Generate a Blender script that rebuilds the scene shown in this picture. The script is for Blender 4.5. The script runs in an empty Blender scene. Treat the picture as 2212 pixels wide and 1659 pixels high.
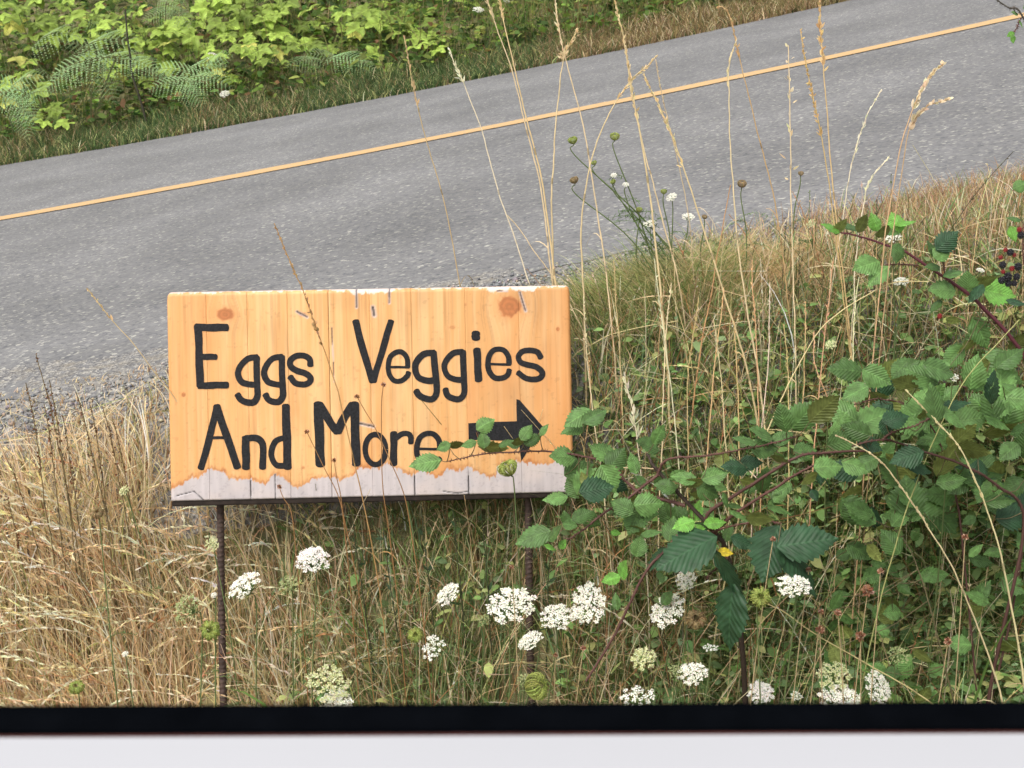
import bpy, math, random
import numpy as np
from mathutils import Vector, Matrix, noise as mn

# ------------------------------------------------------------------ camera, world, sun, exposure
S = bpy.context.scene
C = S.collection
FPX, UC, VC = 3000.0, 1106.0, 829.5            # lens in 2212-px-wide picture units
TH = math.radians(14.0)
CAM = np.array([0.0, 0.0, 0.422])
FWD = np.array([0, math.cos(TH), -math.sin(TH)])
UPV = np.array([0, math.sin(TH), math.cos(TH)])
RGT = np.array([1.0, 0, 0])

cd = bpy.data.cameras.new('camera'); cam = bpy.data.objects.new('camera', cd); C.objects.link(cam)
cam.location = CAM; cam.rotation_euler = (math.radians(90) - TH, 0, 0)
cd.sensor_fit = 'HORIZONTAL'; cd.sensor_width = 36; cd.lens = FPX / 2212 * 36
cd.clip_start = 0.02; cd.clip_end = 500
cd.dof.use_dof = True; cd.dof.focus_distance = 3.3; cd.dof.aperture_fstop = 17
S.camera = cam

SUN_EL, SUN_AZ = 52, 215                        # azimuth clockwise from +Y (behind the camera, to the left)
w = bpy.data.worlds.new('World'); S.world = w; w.use_nodes = True
nt = w.node_tree; bg = nt.nodes['Background']
sky = nt.nodes.new('ShaderNodeTexSky'); sky.sky_type = 'NISHITA'; sky.sun_disc = False
sky.sun_elevation = math.radians(SUN_EL); sky.sun_rotation = math.radians(SUN_AZ)
sky.dust_density = 4; sky.air_density = 1.0; sky.ozone_density = 1
hsv = nt.nodes.new('ShaderNodeHueSaturation'); hsv.inputs['Saturation'].default_value = 0.28
nt.links.new(sky.outputs[0], hsv.inputs['Color']); nt.links.new(hsv.outputs[0], bg.inputs[0])
bg.inputs[1].default_value = 0.145
sl = bpy.data.lights.new('sun', 'SUN'); sl.energy = .95; sl.angle = math.radians(28); sl.color = (1, .93, .82)
so = bpy.data.objects.new('sun', sl); C.objects.link(so)
az, el = math.radians(SUN_AZ), math.radians(SUN_EL)
sd = Vector((math.sin(az) * math.cos(el), math.cos(az) * math.cos(el), math.sin(el)))
so.rotation_euler = sd.to_track_quat('Z', 'Y').to_euler(); so.location = sd * 20
S.view_settings.view_transform = 'Standard'; S.view_settings.look = 'None'
S.view_settings.gamma = 1; S.view_settings.use_curve_mapping = False
S.view_settings.exposure = 0.95
S.cycles.max_bounces = 8; S.cycles.transparent_max_bounces = 8

# ------------------------------------------------------------------ helpers
def ray(u, v):
    return FWD + (u - UC) / FPX * RGT - (v - VC) / FPX * UPV
def at(u, v, Y):                               # point of the place seen at (u, v), Y metres ahead
    d = ray(u, v); return CAM + d * (Y / d[1])
def rs(seed): return np.random.RandomState(seed)

def sm(e0, e1, x):
    t = np.clip((x - e0) / (e1 - e0), 0, 1); return t * t * (3 - 2 * t)

def zr(x):                                     # road height along its length
    xc = np.clip(x, -7, 7)
    return .196 * xc + .0046 * xc * xc + np.where(x > 7, (x - 7) * .2, 0) + np.where(x < -7, (x + 7) * .13, 0)
PY = np.array([-6, 0, 1.5, 2.4, 2.78, 2.9, 3.02, 3.14, 3.3, 3.45, 3.7, 7.1, 10.3, 10.7, 11.2, 12, 13, 16, 30, 80.])
PZ = np.array([-1.55, -1.5, -1.46, -1.38, -1.26, -1.13, -.84, -.5, -.30, -.235, -.20, 0, .179, .17, .26, .55, 1.0, 2.3, 7, 22.])
PK = np.array([.1, .15, .3, .55, .75, .8, .88, .94, 1, 1, 1, 1, 1, 1, 1, 1, 1, .9, .6, .3])
def ground(x, y, rough=True):
    x = np.asarray(x, float); y = np.asarray(y, float)
    z = zr(x) * np.interp(y, PY, PK) + np.interp(y, PY, PZ)
    if rough:
        off = 1 - sm(2.95, 3.2, y) + sm(10.4, 10.8, y)
        z = z + off * (.025 * np.sin(x * 5.1 + 1.3 * np.sin(y * 3)) + .018 * np.sin(y * 9 + x * 3.7) + .012 * np.sin(x * 17 + 4))
    return z

def setcol(me, cols):
    a = me.color_attributes.new('col', 'FLOAT_COLOR', 'POINT')
    c = np.ones((len(me.vertices), 4), np.float32); c[:, :3] = cols
    a.data.foreach_set('color', c.ravel())

def mesh_np(name, V, F, mat, cols=None, smooth=True):
    """V (n,3); F (m,k) of one polygon size or a list of such arrays"""
    me = bpy.data.meshes.new(name)
    Fs = F if isinstance(F, list) else [F]
    Fs = [np.asarray(f, np.int32) for f in Fs if len(f)]
    me.vertices.add(len(V)); me.vertices.foreach_set('co', np.asarray(V, np.float32).ravel())
    tot = np.concatenate([np.full(len(f), f.shape[1], np.int32) for f in Fs])
    st = np.concatenate([[0], np.cumsum(tot)[:-1]]).astype(np.int32)
    li = np.concatenate([f.ravel() for f in Fs])
    me.loops.add(len(li)); me.loops.foreach_set('vertex_index', li)
    me.polygons.add(len(tot)); me.polygons.foreach_set('loop_start', st)
    me.polygons.foreach_set('loop_total', tot)
    me.update(calc_edges=True); me.validate()
    if smooth: me.polygons.foreach_set('use_smooth', np.ones(len(me.polygons), bool))
    if cols is not None: setcol(me, cols)
    if mat: me.materials.append(mat)
    return me

def link(name, data, parent=None, **p):
    o = bpy.data.objects.new(name, data); C.objects.link(o)
    if parent is not None: o.parent = parent
    for k, v in p.items(): o[k] = v
    return o
def thing(name, label, cat, base, group=None):
    o = link(name, None, label=label, category=cat); o.location = base
    o.empty_display_size = .02
    if group: o['group'] = group
    return o

class Acc:                                     # collects geometry with a colour per vertex
    def __init__(s): s.V = []; s.F = {}; s.K = []; s.n = 0
    def add(s, V, F, col):
        V = np.asarray(V, float).reshape(-1, 3); F = np.asarray(F, int)
        col = np.broadcast_to(np.asarray(col, float), (len(V), 3))
        s.V.append(V); s.K.append(col); s.F.setdefault(F.shape[1], []).append(F + s.n); s.n += len(V)
    def mesh(s, name, mat, base=None, smooth=True):
        V = np.concatenate(s.V)
        if base is not None: V = V - np.asarray(base)
        return mesh_np(name, V, [np.concatenate(f) for f in s.F.values()], mat, np.concatenate(s.K), smooth)

def catmull(P, n=6):
    P = np.asarray(P, float)
    if len(P) < 3: return np.array([P[0] + (P[-1] - P[0]) * t for t in np.linspace(0, 1, n + 1)])
    Q = np.vstack([2 * P[0] - P[1], P, 2 * P[-1] - P[-2]]); out = []
    for i in range(1, len(Q) - 2):
        for t in np.linspace(0, 1, n, endpoint=False):
            a, b, c, d = Q[i - 1:i + 3]
            out.append(.5 * ((2 * b) + (c - a) * t + (2 * a - 5 * b + 4 * c - d) * t * t + (3 * b - a - 3 * c + d) * t ** 3))
    out.append(P[-1]); return np.array(out)

def tube(acc, P, r, col, k=5):
    P = np.asarray(P, float); n = len(P)
    r = np.broadcast_to(np.asarray(r, float), (n,))
    T = np.gradient(P, axis=0); T /= np.linalg.norm(T, axis=1)[:, None] + 1e-9
    ref = np.array([.13, .9, .2]); A = np.cross(T, ref); A /= np.linalg.norm(A, axis=1)[:, None] + 1e-9
    B = np.cross(T, A); an = np.linspace(0, 2 * np.pi, k, endpoint=False)
    V = P[:, None] + r[:, None, None] * (np.cos(an)[None, :, None] * A[:, None] + np.sin(an)[None, :, None] * B[:, None])
    i = np.arange(n - 1)[:, None] * k; j = np.arange(k)[None]
    F = np.stack([i + j, i + (j + 1) % k, i + k + (j + 1) % k, i + k + j], -1).reshape(-1, 4)
    col = np.asarray(col, float)
    cc = np.repeat(col, k, axis=0) if col.ndim == 2 else col
    acc.add(V.reshape(-1, 3), F, cc)

def ribbons(acc, P, side, wid, col):
    """P (N,K,3), side (N,3) or (N,K,3), wid (N,K), col (N,K,3)"""
    N, K, _ = P.shape
    if side.ndim == 2: side = side[:, None].repeat(K, 1)
    L = P - side * wid[..., None] * .5; R = P + side * wid[..., None] * .5
    V = np.stack([L, R], 2).reshape(N, 2 * K, 3)
    b = (np.arange(N) * 2 * K)[:, None]; k = np.arange(K - 1)[None] * 2
    F = np.stack([b + k, b + k + 1, b + k + 3, b + k + 2], -1).reshape(-1, 4)
    acc.add(V.reshape(-1, 3), F, np.repeat(col, 2, axis=1).reshape(-1, 3))

def blades(acc, base, h, R, bend=(.1, .7), wid=(.002, .004), cA=None, cB=None, K=5, lean=None, lsd=3.0):
    """curved grass blades; cA base colour, cB tip colour (N,3)"""
    N = len(base); ph = R.uniform(0, 2 * np.pi, N) if lean is None else lean + R.normal(0, lsd, N)
    b = R.uniform(*bend, N); t = np.linspace(0, 1, K)[None]
    d = np.stack([np.cos(ph), np.sin(ph), np.zeros(N)], 1)
    up = h[:, None] * (t - .35 * b[:, None] * t ** 2.5); out = h[:, None] * b[:, None] * .8 * t ** 2
    P = base[:, None] + d[:, None] * out[..., None]; P[..., 2] += up
    sa = R.uniform(0, np.pi, N); side = np.stack([np.cos(sa), np.sin(sa) * .6, np.zeros(N)], 1)
    W = R.uniform(*wid, N)[:, None] * (1 - .85 * t ** 2)
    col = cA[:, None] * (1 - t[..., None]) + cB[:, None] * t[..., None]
    ribbons(acc, P, side, W, col); return P

def pal(R, n, cols, var=.18):
    """random colours out of a weighted palette [(weight,(r,g,b)),...]"""
    wgt = np.array([c[0] for c in cols], float); wgt /= wgt.sum()
    k = R.choice(len(cols), n, p=wgt); c = np.array([c[1] for c in cols])[k]
    return np.clip(c * np.exp(R.normal(0, var, (n, 1))) * (1 + R.normal(0, .05, (n, 3))), .004, .95)

STRAW, GOLD, PALE = (.76, .59, .36), (.79, .59, .34), (.84, .73, .53)
BROWN, RUST = (.32, .20, .11), (.46, .25, .12)
GRN, DGRN, YGRN, BGRN = (.29, .37, .13), (.14, .21, .07), (.48, .50, .20), (.25, .37, .18)

# ------------------------------------------------------------------ materials
def mat(name):
    m = bpy.data.materials.new(name); m.use_nodes = True; n = m.node_tree
    return m, n, n.nodes['Principled BSDF'], n.nodes['Material Output']
def nd(n, t, **kw):
    x = n.nodes.new(t)
    for k, v in kw.items():
        if k in x.inputs.keys() if not hasattr(x, k) else False: x.inputs[k].default_value = v
        else: setattr(x, k, v)
    return x
def inp(x, **kw):
    for k, v in kw.items(): x.inputs[k.replace('_', ' ')].default_value = v
    return x

def plant_mat(name, rough=.6, trans=.3, rnd=0.0, spec=.25):
    m, n, b, o = mat(name)
    at_ = n.nodes.new('ShaderNodeAttribute'); at_.attribute_name = 'col'
    src = at_.outputs['Color']
    g = n.nodes.new('ShaderNodeNewGeometry')
    nz = inp(n.nodes.new('ShaderNodeTexNoise'), Scale=55.0, Detail=3.0); n.links.new(g.outputs['Position'], nz.inputs['Vector'])
    mr = inp(n.nodes.new('ShaderNodeMapRange'), To_Min=.72, To_Max=1.28); n.links.new(nz.outputs['Fac'], mr.inputs['Value'])
    h = n.nodes.new('ShaderNodeHueSaturation'); n.links.new(src, h.inputs['Color']); n.links.new(mr.outputs[0], h.inputs['Value'])
    if rnd:
        oi = n.nodes.new('ShaderNodeObjectInfo')
        m2 = inp(n.nodes.new('ShaderNodeMapRange'), To_Min=1 - rnd, To_Max=1 + rnd); n.links.new(oi.outputs['Random'], m2.inputs['Value'])
        mm = n.nodes.new('ShaderNodeMath'); mm.operation = 'MULTIPLY'; n.links.new(mr.outputs[0], mm.inputs[0]); n.links.new(m2.outputs[0], mm.inputs[1])
        n.links.new(mm.outputs[0], h.inputs['Value'])
        m3 = inp(n.nodes.new('ShaderNodeMapRange'), To_Min=.5 - .018, To_Max=.5 + .018); n.links.new(oi.outputs['Random'], m3.inputs['Value'])
        n.links.new(m3.outputs[0], h.inputs['Hue'])
    n.links.new(h.outputs[0], b.inputs['Base Color']); b.inputs['Roughness'].default_value = rough
    b.inputs['Specular IOR Level'].default_value = spec
    if trans:
        tr = n.nodes.new('ShaderNodeBsdfTranslucent'); n.links.new(h.outputs[0], tr.inputs['Color'])
        mx = n.nodes.new('ShaderNodeMixShader'); mx.inputs[0].default_value = trans
        n.links.new(b.outputs[0], mx.inputs[1]); n.links.new(tr.outputs[0], mx.inputs[2]); n.links.new(mx.outputs[0], o.inputs[0])
    return m
M_GRASS = plant_mat('grass_blade', .6, .48)
M_STEM = plant_mat('plant_stem', .6, .12)
M_PETAL = plant_mat('petal', .7, .35, spec=.1)

def leaf_mat(name, top, under, rough=.42, trans=.28, rnd=.3, vein=60):
    m, n, b, o = mat(name)
    tc = n.nodes.new('ShaderNodeTexCoord'); g = n.nodes.new('ShaderNodeNewGeometry'); oi = n.nodes.new('ShaderNodeObjectInfo')
    mx = n.nodes.new('ShaderNodeMix'); mx.data_type = 'RGBA'
    mx.inputs[6].default_value = (*top, 1); mx.inputs[7].default_value = (*under, 1)
    n.links.new(g.outputs['Backfacing'], mx.inputs[0])
    h = n.nodes.new('ShaderNodeHueSaturation'); n.links.new(mx.outputs[2], h.inputs['Color'])
    nz = inp(n.nodes.new('ShaderNodeTexNoise'), Scale=5.0, Detail=4.0, Distortion=.5)
    ad = n.nodes.new('ShaderNodeVectorMath'); ad.operation = 'ADD'
    n.links.new(tc.outputs['Object'], ad.inputs[0]); n.links.new(oi.outputs['Random'], ad.inputs[1]); n.links.new(ad.outputs[0], nz.inputs['Vector'])
    a = inp(n.nodes.new('ShaderNodeMapRange'), From_Min=.3, From_Max=.7, To_Min=.7, To_Max=1.3); n.links.new(nz.outputs[0], a.inputs['Value'])
    c = inp(n.nodes.new('ShaderNodeMapRange'), To_Min=1 - rnd, To_Max=1 + rnd); n.links.new(oi.outputs['Random'], c.inputs['Value'])
    # side veins: slightly paler lines running from the midrib to the edge
    sx = n.nodes.new('ShaderNodeSeparateXYZ'); n.links.new(tc.outputs['Object'], sx.inputs[0])
    ab = n.nodes.new('ShaderNodeMath'); ab.operation = 'ABSOLUTE'; n.links.new(sx.outputs['Y'], ab.inputs[0])
    k1 = n.nodes.new('ShaderNodeMath'); k1.operation = 'SUBTRACT'; n.links.new(sx.outputs['X'], k1.inputs[0]); n.links.new(ab.outputs[0], k1.inputs[1])
    k2 = n.nodes.new('ShaderNodeMath'); k2.operation = 'MULTIPLY'; k2.inputs[1].default_value = vein; n.links.new(k1.outputs[0], k2.inputs[0])
    k3 = n.nodes.new('ShaderNodeMath'); k3.operation = 'SINE'; n.links.new(k2.outputs[0], k3.inputs[0])
    v1 = inp(n.nodes.new('ShaderNodeMapRange'), From_Min=.6, From_Max=1.0, To_Min=1.0, To_Max=1.14); n.links.new(k3.outputs[0], v1.inputs['Value'])
    mid = inp(n.nodes.new('ShaderNodeMapRange'), From_Min=.0, From_Max=.025, To_Min=1.45, To_Max=1.0); n.links.new(ab.outputs[0], mid.inputs['Value'])
    cur = a.outputs[0]
    for x in (c, v1, mid):
        q = n.nodes.new('ShaderNodeMath'); q.operation = 'MULTIPLY'; n.links.new(cur, q.inputs[0]); n.links.new(x.outputs[0], q.inputs[1]); cur = q.outputs[0]
    n.links.new(cur, h.inputs['Value'])
    m3 = inp(n.nodes.new('ShaderNodeMapRange'), To_Min=.485, To_Max=.515); n.links.new(nz.outputs[0], m3.inputs['Value']); n.links.new(m3.outputs[0], h.inputs['Hue'])
    n.links.new(h.outputs[0], b.inputs['Base Color']); b.inputs['Roughness'].default_value = rough; b.inputs['Specular IOR Level'].default_value = .28
    bp = inp(n.nodes.new('ShaderNodeBump'), Strength=.6, Distance=.0007); n.links.new(k3.outputs[0], bp.inputs['Height']); n.links.new(bp.outputs[0], b.inputs['Normal'])
    tr = n.nodes.new('ShaderNodeBsdfTranslucent'); n.links.new(h.outputs[0], tr.inputs['Color'])
    ms = n.nodes.new('ShaderNodeMixShader'); ms.inputs[0].default_value = trans
    n.links.new(b.outputs[0], ms.inputs[1]); n.links.new(tr.outputs[0], ms.inputs[2]); n.links.new(ms.outputs[0], o.inputs[0])
    return m
M_LEAF = leaf_mat('bramble_leaf', (.10, .19, .055), (.18, .21, .06), rnd=.4)
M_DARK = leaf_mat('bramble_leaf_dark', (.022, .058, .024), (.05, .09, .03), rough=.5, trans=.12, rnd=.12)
M_BRIGHT = leaf_mat('bramble_leaf_young', (.15, .34, .06), (.2, .34, .08), rnd=.15)
M_YEL = leaf_mat('leaf_turning_yellow', (.60, .46, .04), (.5, .4, .06), rnd=.15)
M_THIM = leaf_mat('thimbleberry_leaf', (.25, .345, .06), (.30, .36, .09), rough=.55, trans=.35, rnd=.45, vein=30)
M_THIMY = leaf_mat('thimbleberry_leaf_yellowing', (.50, .50, .12), (.46, .48, .14), rough=.55, trans=.35, rnd=.3, vein=30)

def ground_mat():
    m, n, b, o = mat('earth_and_thatch'); g = n.nodes.new('ShaderNodeNewGeometry')
    a = inp(n.nodes.new('ShaderNodeTexNoise'), Scale=6.0, Detail=8.0, Roughness=.7); n.links.new(g.outputs['Position'], a.inputs['Vector'])
    r = n.nodes.new('ShaderNodeValToRGB'); n.links.new(a.outputs[0], r.inputs[0])
    e = r.color_ramp.elements; e[0].position = .3; e[0].color = (.11, .10, .055, 1); e[1].position = .7; e[1].color = (.30, .25, .14, 1)
    x = e.new(.5); x.color = (.18, .17, .085, 1)
    n.links.new(r.outputs[0], b.inputs['Base Color']); b.inputs['Roughness'].default_value = .95; b.inputs['Specular IOR Level'].default_value = .1
    bp = inp(n.nodes.new('ShaderNodeBump'), Strength=.8, Distance=.03); n.links.new(a.outputs[0], bp.inputs['Height']); n.links.new(bp.outputs[0], b.inputs['Normal'])
    return m
def asphalt_mat():
    m, n, b, o = mat('worn_asphalt'); g = n.nodes.new('ShaderNodeNewGeometry')
    vo = inp(n.nodes.new('ShaderNodeTexVoronoi'), Scale=95.0, Randomness=1.0); n.links.new(g.outputs['Position'], vo.inputs['Vector'])
    sp = n.nodes.new('ShaderNodeSeparateColor'); n.links.new(vo.outputs['Color'], sp.inputs[0])
    r = n.nodes.new('ShaderNodeValToRGB'); n.links.new(sp.outputs[0], r.inputs[0]); e = r.color_ramp.elements
    e[0].position = 0; e[0].color = (.085, .085, .09, 1); e[1].position = 1; e[1].color = (.33, .32, .28, 1)
    for p, c in ((.15, (.130, .128, .128)), (.82, (.158, .155, .152)), (.94, (.205, .20, .185))):
        x = e.new(p); x.color = (*c, 1)
    lo = inp(n.nodes.new('ShaderNodeTexNoise'), Scale=2.2, Detail=5.0); n.links.new(g.outputs['Position'], lo.inputs['Vector'])
    md = inp(n.nodes.new('ShaderNodeTexNoise'), Scale=28.0, Detail=4.0, Roughness=.7); n.links.new(g.outputs['Position'], md.inputs['Vector'])
    m1 = inp(n.nodes.new('ShaderNodeMapRange'), From_Min=.3, From_Max=.7, To_Min=.85, To_Max=1.15); n.links.new(lo.outputs[0], m1.inputs['Value'])
    m2 = inp(n.nodes.new('ShaderNodeMapRange'), From_Min=.3, From_Max=.7, To_Min=.85, To_Max=1.15); n.links.new(md.outputs[0], m2.inputs['Value'])
    # wheel paths polished a little darker and smoother
    sx = n.nodes.new('ShaderNodeSeparateXYZ'); n.links.new(g.outputs['Position'], sx.inputs[0])
    wy = n.nodes.new('ShaderNodeMath'); wy.operation = 'MULTIPLY'; wy.inputs[1].default_value = 3.6; n.links.new(sx.outputs['Y'], wy.inputs[0])
    ws = n.nodes.new('ShaderNodeMath'); ws.operation = 'SINE'; n.links.new(wy.outputs[0], ws.inputs[0])
    wm = inp(n.nodes.new('ShaderNodeMapRange'), From_Min=-1.0, From_Max=1.0, To_Min=.94, To_Max=1.06); n.links.new(ws.outputs[0], wm.inputs['Value'])
    q0 = n.nodes.new('ShaderNodeMath'); q0.operation = 'MULTIPLY'; n.links.new(m1.outputs[0], q0.inputs[0]); n.links.new(wm.outputs[0], q0.inputs[1]); m1 = q0
    q = n.nodes.new('ShaderNodeMath'); q.operation = 'MULTIPLY'; n.links.new(m1.outputs[0], q.inputs[0]); n.links.new(m2.outputs[0], q.inputs[1])
    h = n.nodes.new('ShaderNodeHueSaturation'); n.links.new(r.outputs[0], h.inputs['Color']); n.links.new(q.outputs[0], h.inputs['Value'])
    n.links.new(h.outputs[0], b.inputs['Base Color']); b.inputs['Roughness'].default_value = .75; b.inputs['Specular IOR Level'].default_value = .4
    bp = inp(n.nodes.new('ShaderNodeBump'), Strength=.35, Distance=.003); n.links.new(vo.outputs['Distance'], bp.inputs['Height']); n.links.new(bp.outputs[0], b.inputs['Normal'])
    return m
def line_mat():
    m, n, b, o = mat('yellow_road_paint'); g = n.nodes.new('ShaderNodeNewGeometry')
    a = inp(n.nodes.new('ShaderNodeTexNoise'), Scale=70.0, Detail=4.0, Roughness=.7); n.links.new(g.outputs['Position'], a.inputs['Vector'])
    r = n.nodes.new('ShaderNodeValToRGB'); n.links.new(a.outputs[0], r.inputs[0]); e = r.color_ramp.elements
    e[0].position = .28; e[0].color = (.30, .25, .18, 1); e[1].position = .55; e[1].color = (.52, .32, .125, 1)
    n.links.new(r.outputs[0], b.inputs['Base Color']); b.inputs['Roughness'].default_value = .7
    return m
def simple(name, col, rough, spec=.4, bump=0, scale=80, var=.15):
    m, n, b, o = mat(name); tc = n.nodes.new('ShaderNodeTexCoord')
    a = inp(n.nodes.new('ShaderNodeTexNoise'), Scale=float(scale), Detail=4.0); n.links.new(tc.outputs['Object'], a.inputs['Vector'])
    mr = inp(n.nodes.new('ShaderNodeMapRange'), From_Min=.3, From_Max=.7, To_Min=1 - var, To_Max=1 + var); n.links.new(a.outputs[0], mr.inputs['Value'])
    h = n.nodes.new('ShaderNodeHueSaturation'); h.inputs['Color'].default_value = (*col, 1); n.links.new(mr.outputs[0], h.inputs['Value'])
    n.links.new(h.outputs[0], b.inputs['Base Color']); b.inputs['Roughness'].default_value = rough; b.inputs['Specular IOR Level'].default_value = spec
    if bump:
        bp = inp(n.nodes.new('ShaderNodeBump'), Strength=1.0, Distance=bump); n.links.new(a.outputs[0], bp.inputs['Height']); n.links.new(bp.outputs[0], b.inputs['Normal'])
    return m
M_GROUND = ground_mat(); M_ASPH = asphalt_mat(); M_LINE = line_mat()
M_BLACKP = simple('black_sign_paint', (.0105, .0105, .012), .6, .2, .0006, 220, .7)
M_EDGE_SHADE = simple('shaded_board_edge', (.02, .014, .011), .8, .2, .001, 60, .4)  # near-black tone carries the shade below the sign board
M_REBAR = simple('rusty_steel', (.05, .03, .023), .75, .4, .001, 160, .5)
M_DOOR = simple('white_paint_in_shade', (.385, .385, .40), .3, .5, 0, 6, .02)  # white paint greyed: shade of the car roof is in the colour
M_RUBBER = simple('black_rubber', (.0018, .0022, .003), 1.0, .0, 0, 60, .2)
M_TRIM = simple('brown_seal_lip', (.05, .012, .008), .7, .2, 0, 60, .2)
M_BERRY = simple('ripe_blackberry', (.010, .008, .014), .28, .6, 0, 200, .3)
M_REDB = simple('unripe_red_berry', (.25, .02, .02), .35, .5, 0, 200, .3)

# ------------------------------------------------------------------ ground, road
def grid(xs, ys, zf):
    X, Y = np.meshgrid(xs, ys); V = np.stack([X, Y, zf(X, Y)], -1).reshape(-1, 3)
    nx = len(xs); i = np.arange(len(ys) - 1)[:, None] * nx; j = np.arange(nx - 1)[None]
    return V, np.stack([i + j, i + j + 1, i + nx + j + 1, i + nx + j], -1).reshape(-1, 4)
xs = np.concatenate([np.linspace(-70, -8, 20)[:-1], np.linspace(-8, 8, 220), np.linspace(8, 70, 20)[1:]])
ys = np.concatenate([np.linspace(-6, 1.5, 10)[:-1], np.linspace(1.5, 4, 90)[:-1], np.linspace(4, 10, 14)[:-1], np.linspace(10, 18, 70)[:-1], np.linspace(18, 80, 20)])
V, F = grid(xs, ys, lambda x, y: ground(x, y) - .006 * ((y > 3.6) & (y < 10.45)))
link('ground', mesh_np('ground', V, F, M_GROUND), kind='structure', label='earth bank and hillside under the grass')
def edge_wob(x, s): return .035 * np.sin(x * 3.1 + s) + .02 * np.sin(x * 8.3 + 2 * s) + .012 * np.sin(x * 23 + s * 5)
xr = np.concatenate([np.linspace(-70, -8, 40)[:-1], np.linspace(-8, 8, 500), np.linspace(8, 70, 40)[1:]])
def strip(y0, y1, ny, lift, w0=0, w1=0, s=0):
    X, T = np.meshgrid(xr, np.linspace(0, 1, ny)); y0 = y0 - (.27 * (1 - sm(-1.1, -.2, X)) if y0 < 4 else 0); a = y0 + w0 * edge_wob(X, s); b_ = y1 + w1 * edge_wob(X, s + 4)
    Y = a + (b_ - a) * T; Z = zr(X) + np.interp(Y, PY, PZ) + lift
    nx = len(xr); i = np.arange(ny - 1)[:, None] * nx; j = np.arange(nx - 1)[None]
    return np.stack([X, Y, Z], -1).reshape(-1, 3), np.stack([i + j, i + j + 1, i + nx + j + 1, i + nx + j], -1).reshape(-1, 4)
V, F = strip(3.66, 10.33, 24, .004, 1, .6); link('road', mesh_np('road', V, F, M_ASPH), kind='structure', label='two lane grey asphalt road')
V, F = strip(7.02, 7.18, 3, .008, .12, .12, 2); link('centre_line', mesh_np('centre_line', V, F, M_LINE), kind='structure', label='yellow centre line of the road')

def shoulder_mat():
    m, n, b, o = mat('gravelly_shoulder'); g = n.nodes.new('ShaderNodeNewGeometry')
    vo = inp(n.nodes.new('ShaderNodeTexVoronoi'), Scale=110.0); n.links.new(g.outputs['Position'], vo.inputs['Vector'])
    sp = n.nodes.new('ShaderNodeSeparateColor'); n.links.new(vo.outputs['Color'], sp.inputs[0])
    r = n.nodes.new('ShaderNodeValToRGB'); n.links.new(sp.outputs[0], r.inputs[0]); e = r.color_ramp.elements
    e[0].color = (.10, .098, .10, 1); e[1].color = (.34, .32, .28, 1); x = e.new(.6); x.color = (.18, .176, .172, 1)
    lo = inp(n.nodes.new('ShaderNodeTexNoise'), Scale=22.0, Detail=8.0, Roughness=.75); n.links.new(g.outputs['Position'], lo.inputs['Vector'])
    mr = inp(n.nodes.new('ShaderNodeMapRange'), From_Min=.48, From_Max=.72); n.links.new(lo.outputs[0], mr.inputs['Value'])
    mx = n.nodes.new('ShaderNodeMix'); mx.data_type = 'RGBA'; n.links.new(mr.outputs[0], mx.inputs[0]); n.links.new(r.outputs[0], mx.inputs[6]); mx.inputs[7].default_value = (.20, .175, .135, 1)
    n.links.new(mx.outputs[2], b.inputs['Base Color']); b.inputs['Roughness'].default_value = .9
    bp = inp(n.nodes.new('ShaderNodeBump'), Strength=1.0, Distance=.006); n.links.new(vo.outputs['Distance'], bp.inputs['Height']); n.links.new(bp.outputs[0], b.inputs['Normal'])
    return m
V, F = grid(np.linspace(-8, 8, 320), np.linspace(3.06, 3.8, 40), lambda x, y: ground(x, y) + .002 - .012 * (1 - sm(3.06, 3.12, y)) * 1.0)
link('road_shoulder', mesh_np('road_shoulder', V, F, shoulder_mat()), kind='structure', label='gravelly road shoulder')

# ------------------------------------------------------------------ loose gravel on the near shoulder
R = rs(3); acc = Acc(); N = 7500
x = R.uniform(-2.3, 1.6, N); y = 3.66 - .27 * (1 - sm(-1.1, -.2, x)) - np.abs(R.normal(0, .14, N)) + R.uniform(-.02, .1, N) * (R.rand(N) < .4)
y = np.clip(y, 3.02, 4.2); z = ground(x, y) + .004
oct_ = np.array([[1, 0, 0], [0, 1, 0], [-1, 0, 0], [0, -1, 0], [0, 0, .7], [0, 0, -.7]], float)
of = np.array([[0, 1, 4], [1, 2, 4], [2, 3, 4], [3, 0, 4], [1, 0, 5], [2, 1, 5], [3, 2, 5], [0, 3, 5]])
s_ = R.uniform(.0025, .0065, N) * (1 + (R.rand(N) < .06)); VV = oct_[None] * s_[:, None, None] * R.uniform(.6, 1.3, (N, 6, 3))
an = R.uniform(0, 6.3, N); ca, sa = np.cos(an)[:, None], np.sin(an)[:, None]
VV = np.stack([VV[..., 0] * ca - VV[..., 1] * sa, VV[..., 0] * sa + VV[..., 1] * ca, VV[..., 2]], -1) + np.stack([x, y, z], 1)[:, None]
cc = pal(R, N, [(5, (.21, .208, .205)), (2, (.32, .31, .29)), (2, (.11, .11, .115)), (1, (.36, .29, .21))], .2)
acc.add(VV.reshape(-1, 3), (of[None] + (np.arange(N) * 6)[:, None, None]).reshape(-1, 3), np.repeat(cc, 6, axis=0))
link('gravel', acc.mesh('gravel', M_STEM, smooth=False), kind='stuff', label='loose grey gravel along the near road edge', category='gravel')

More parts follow.
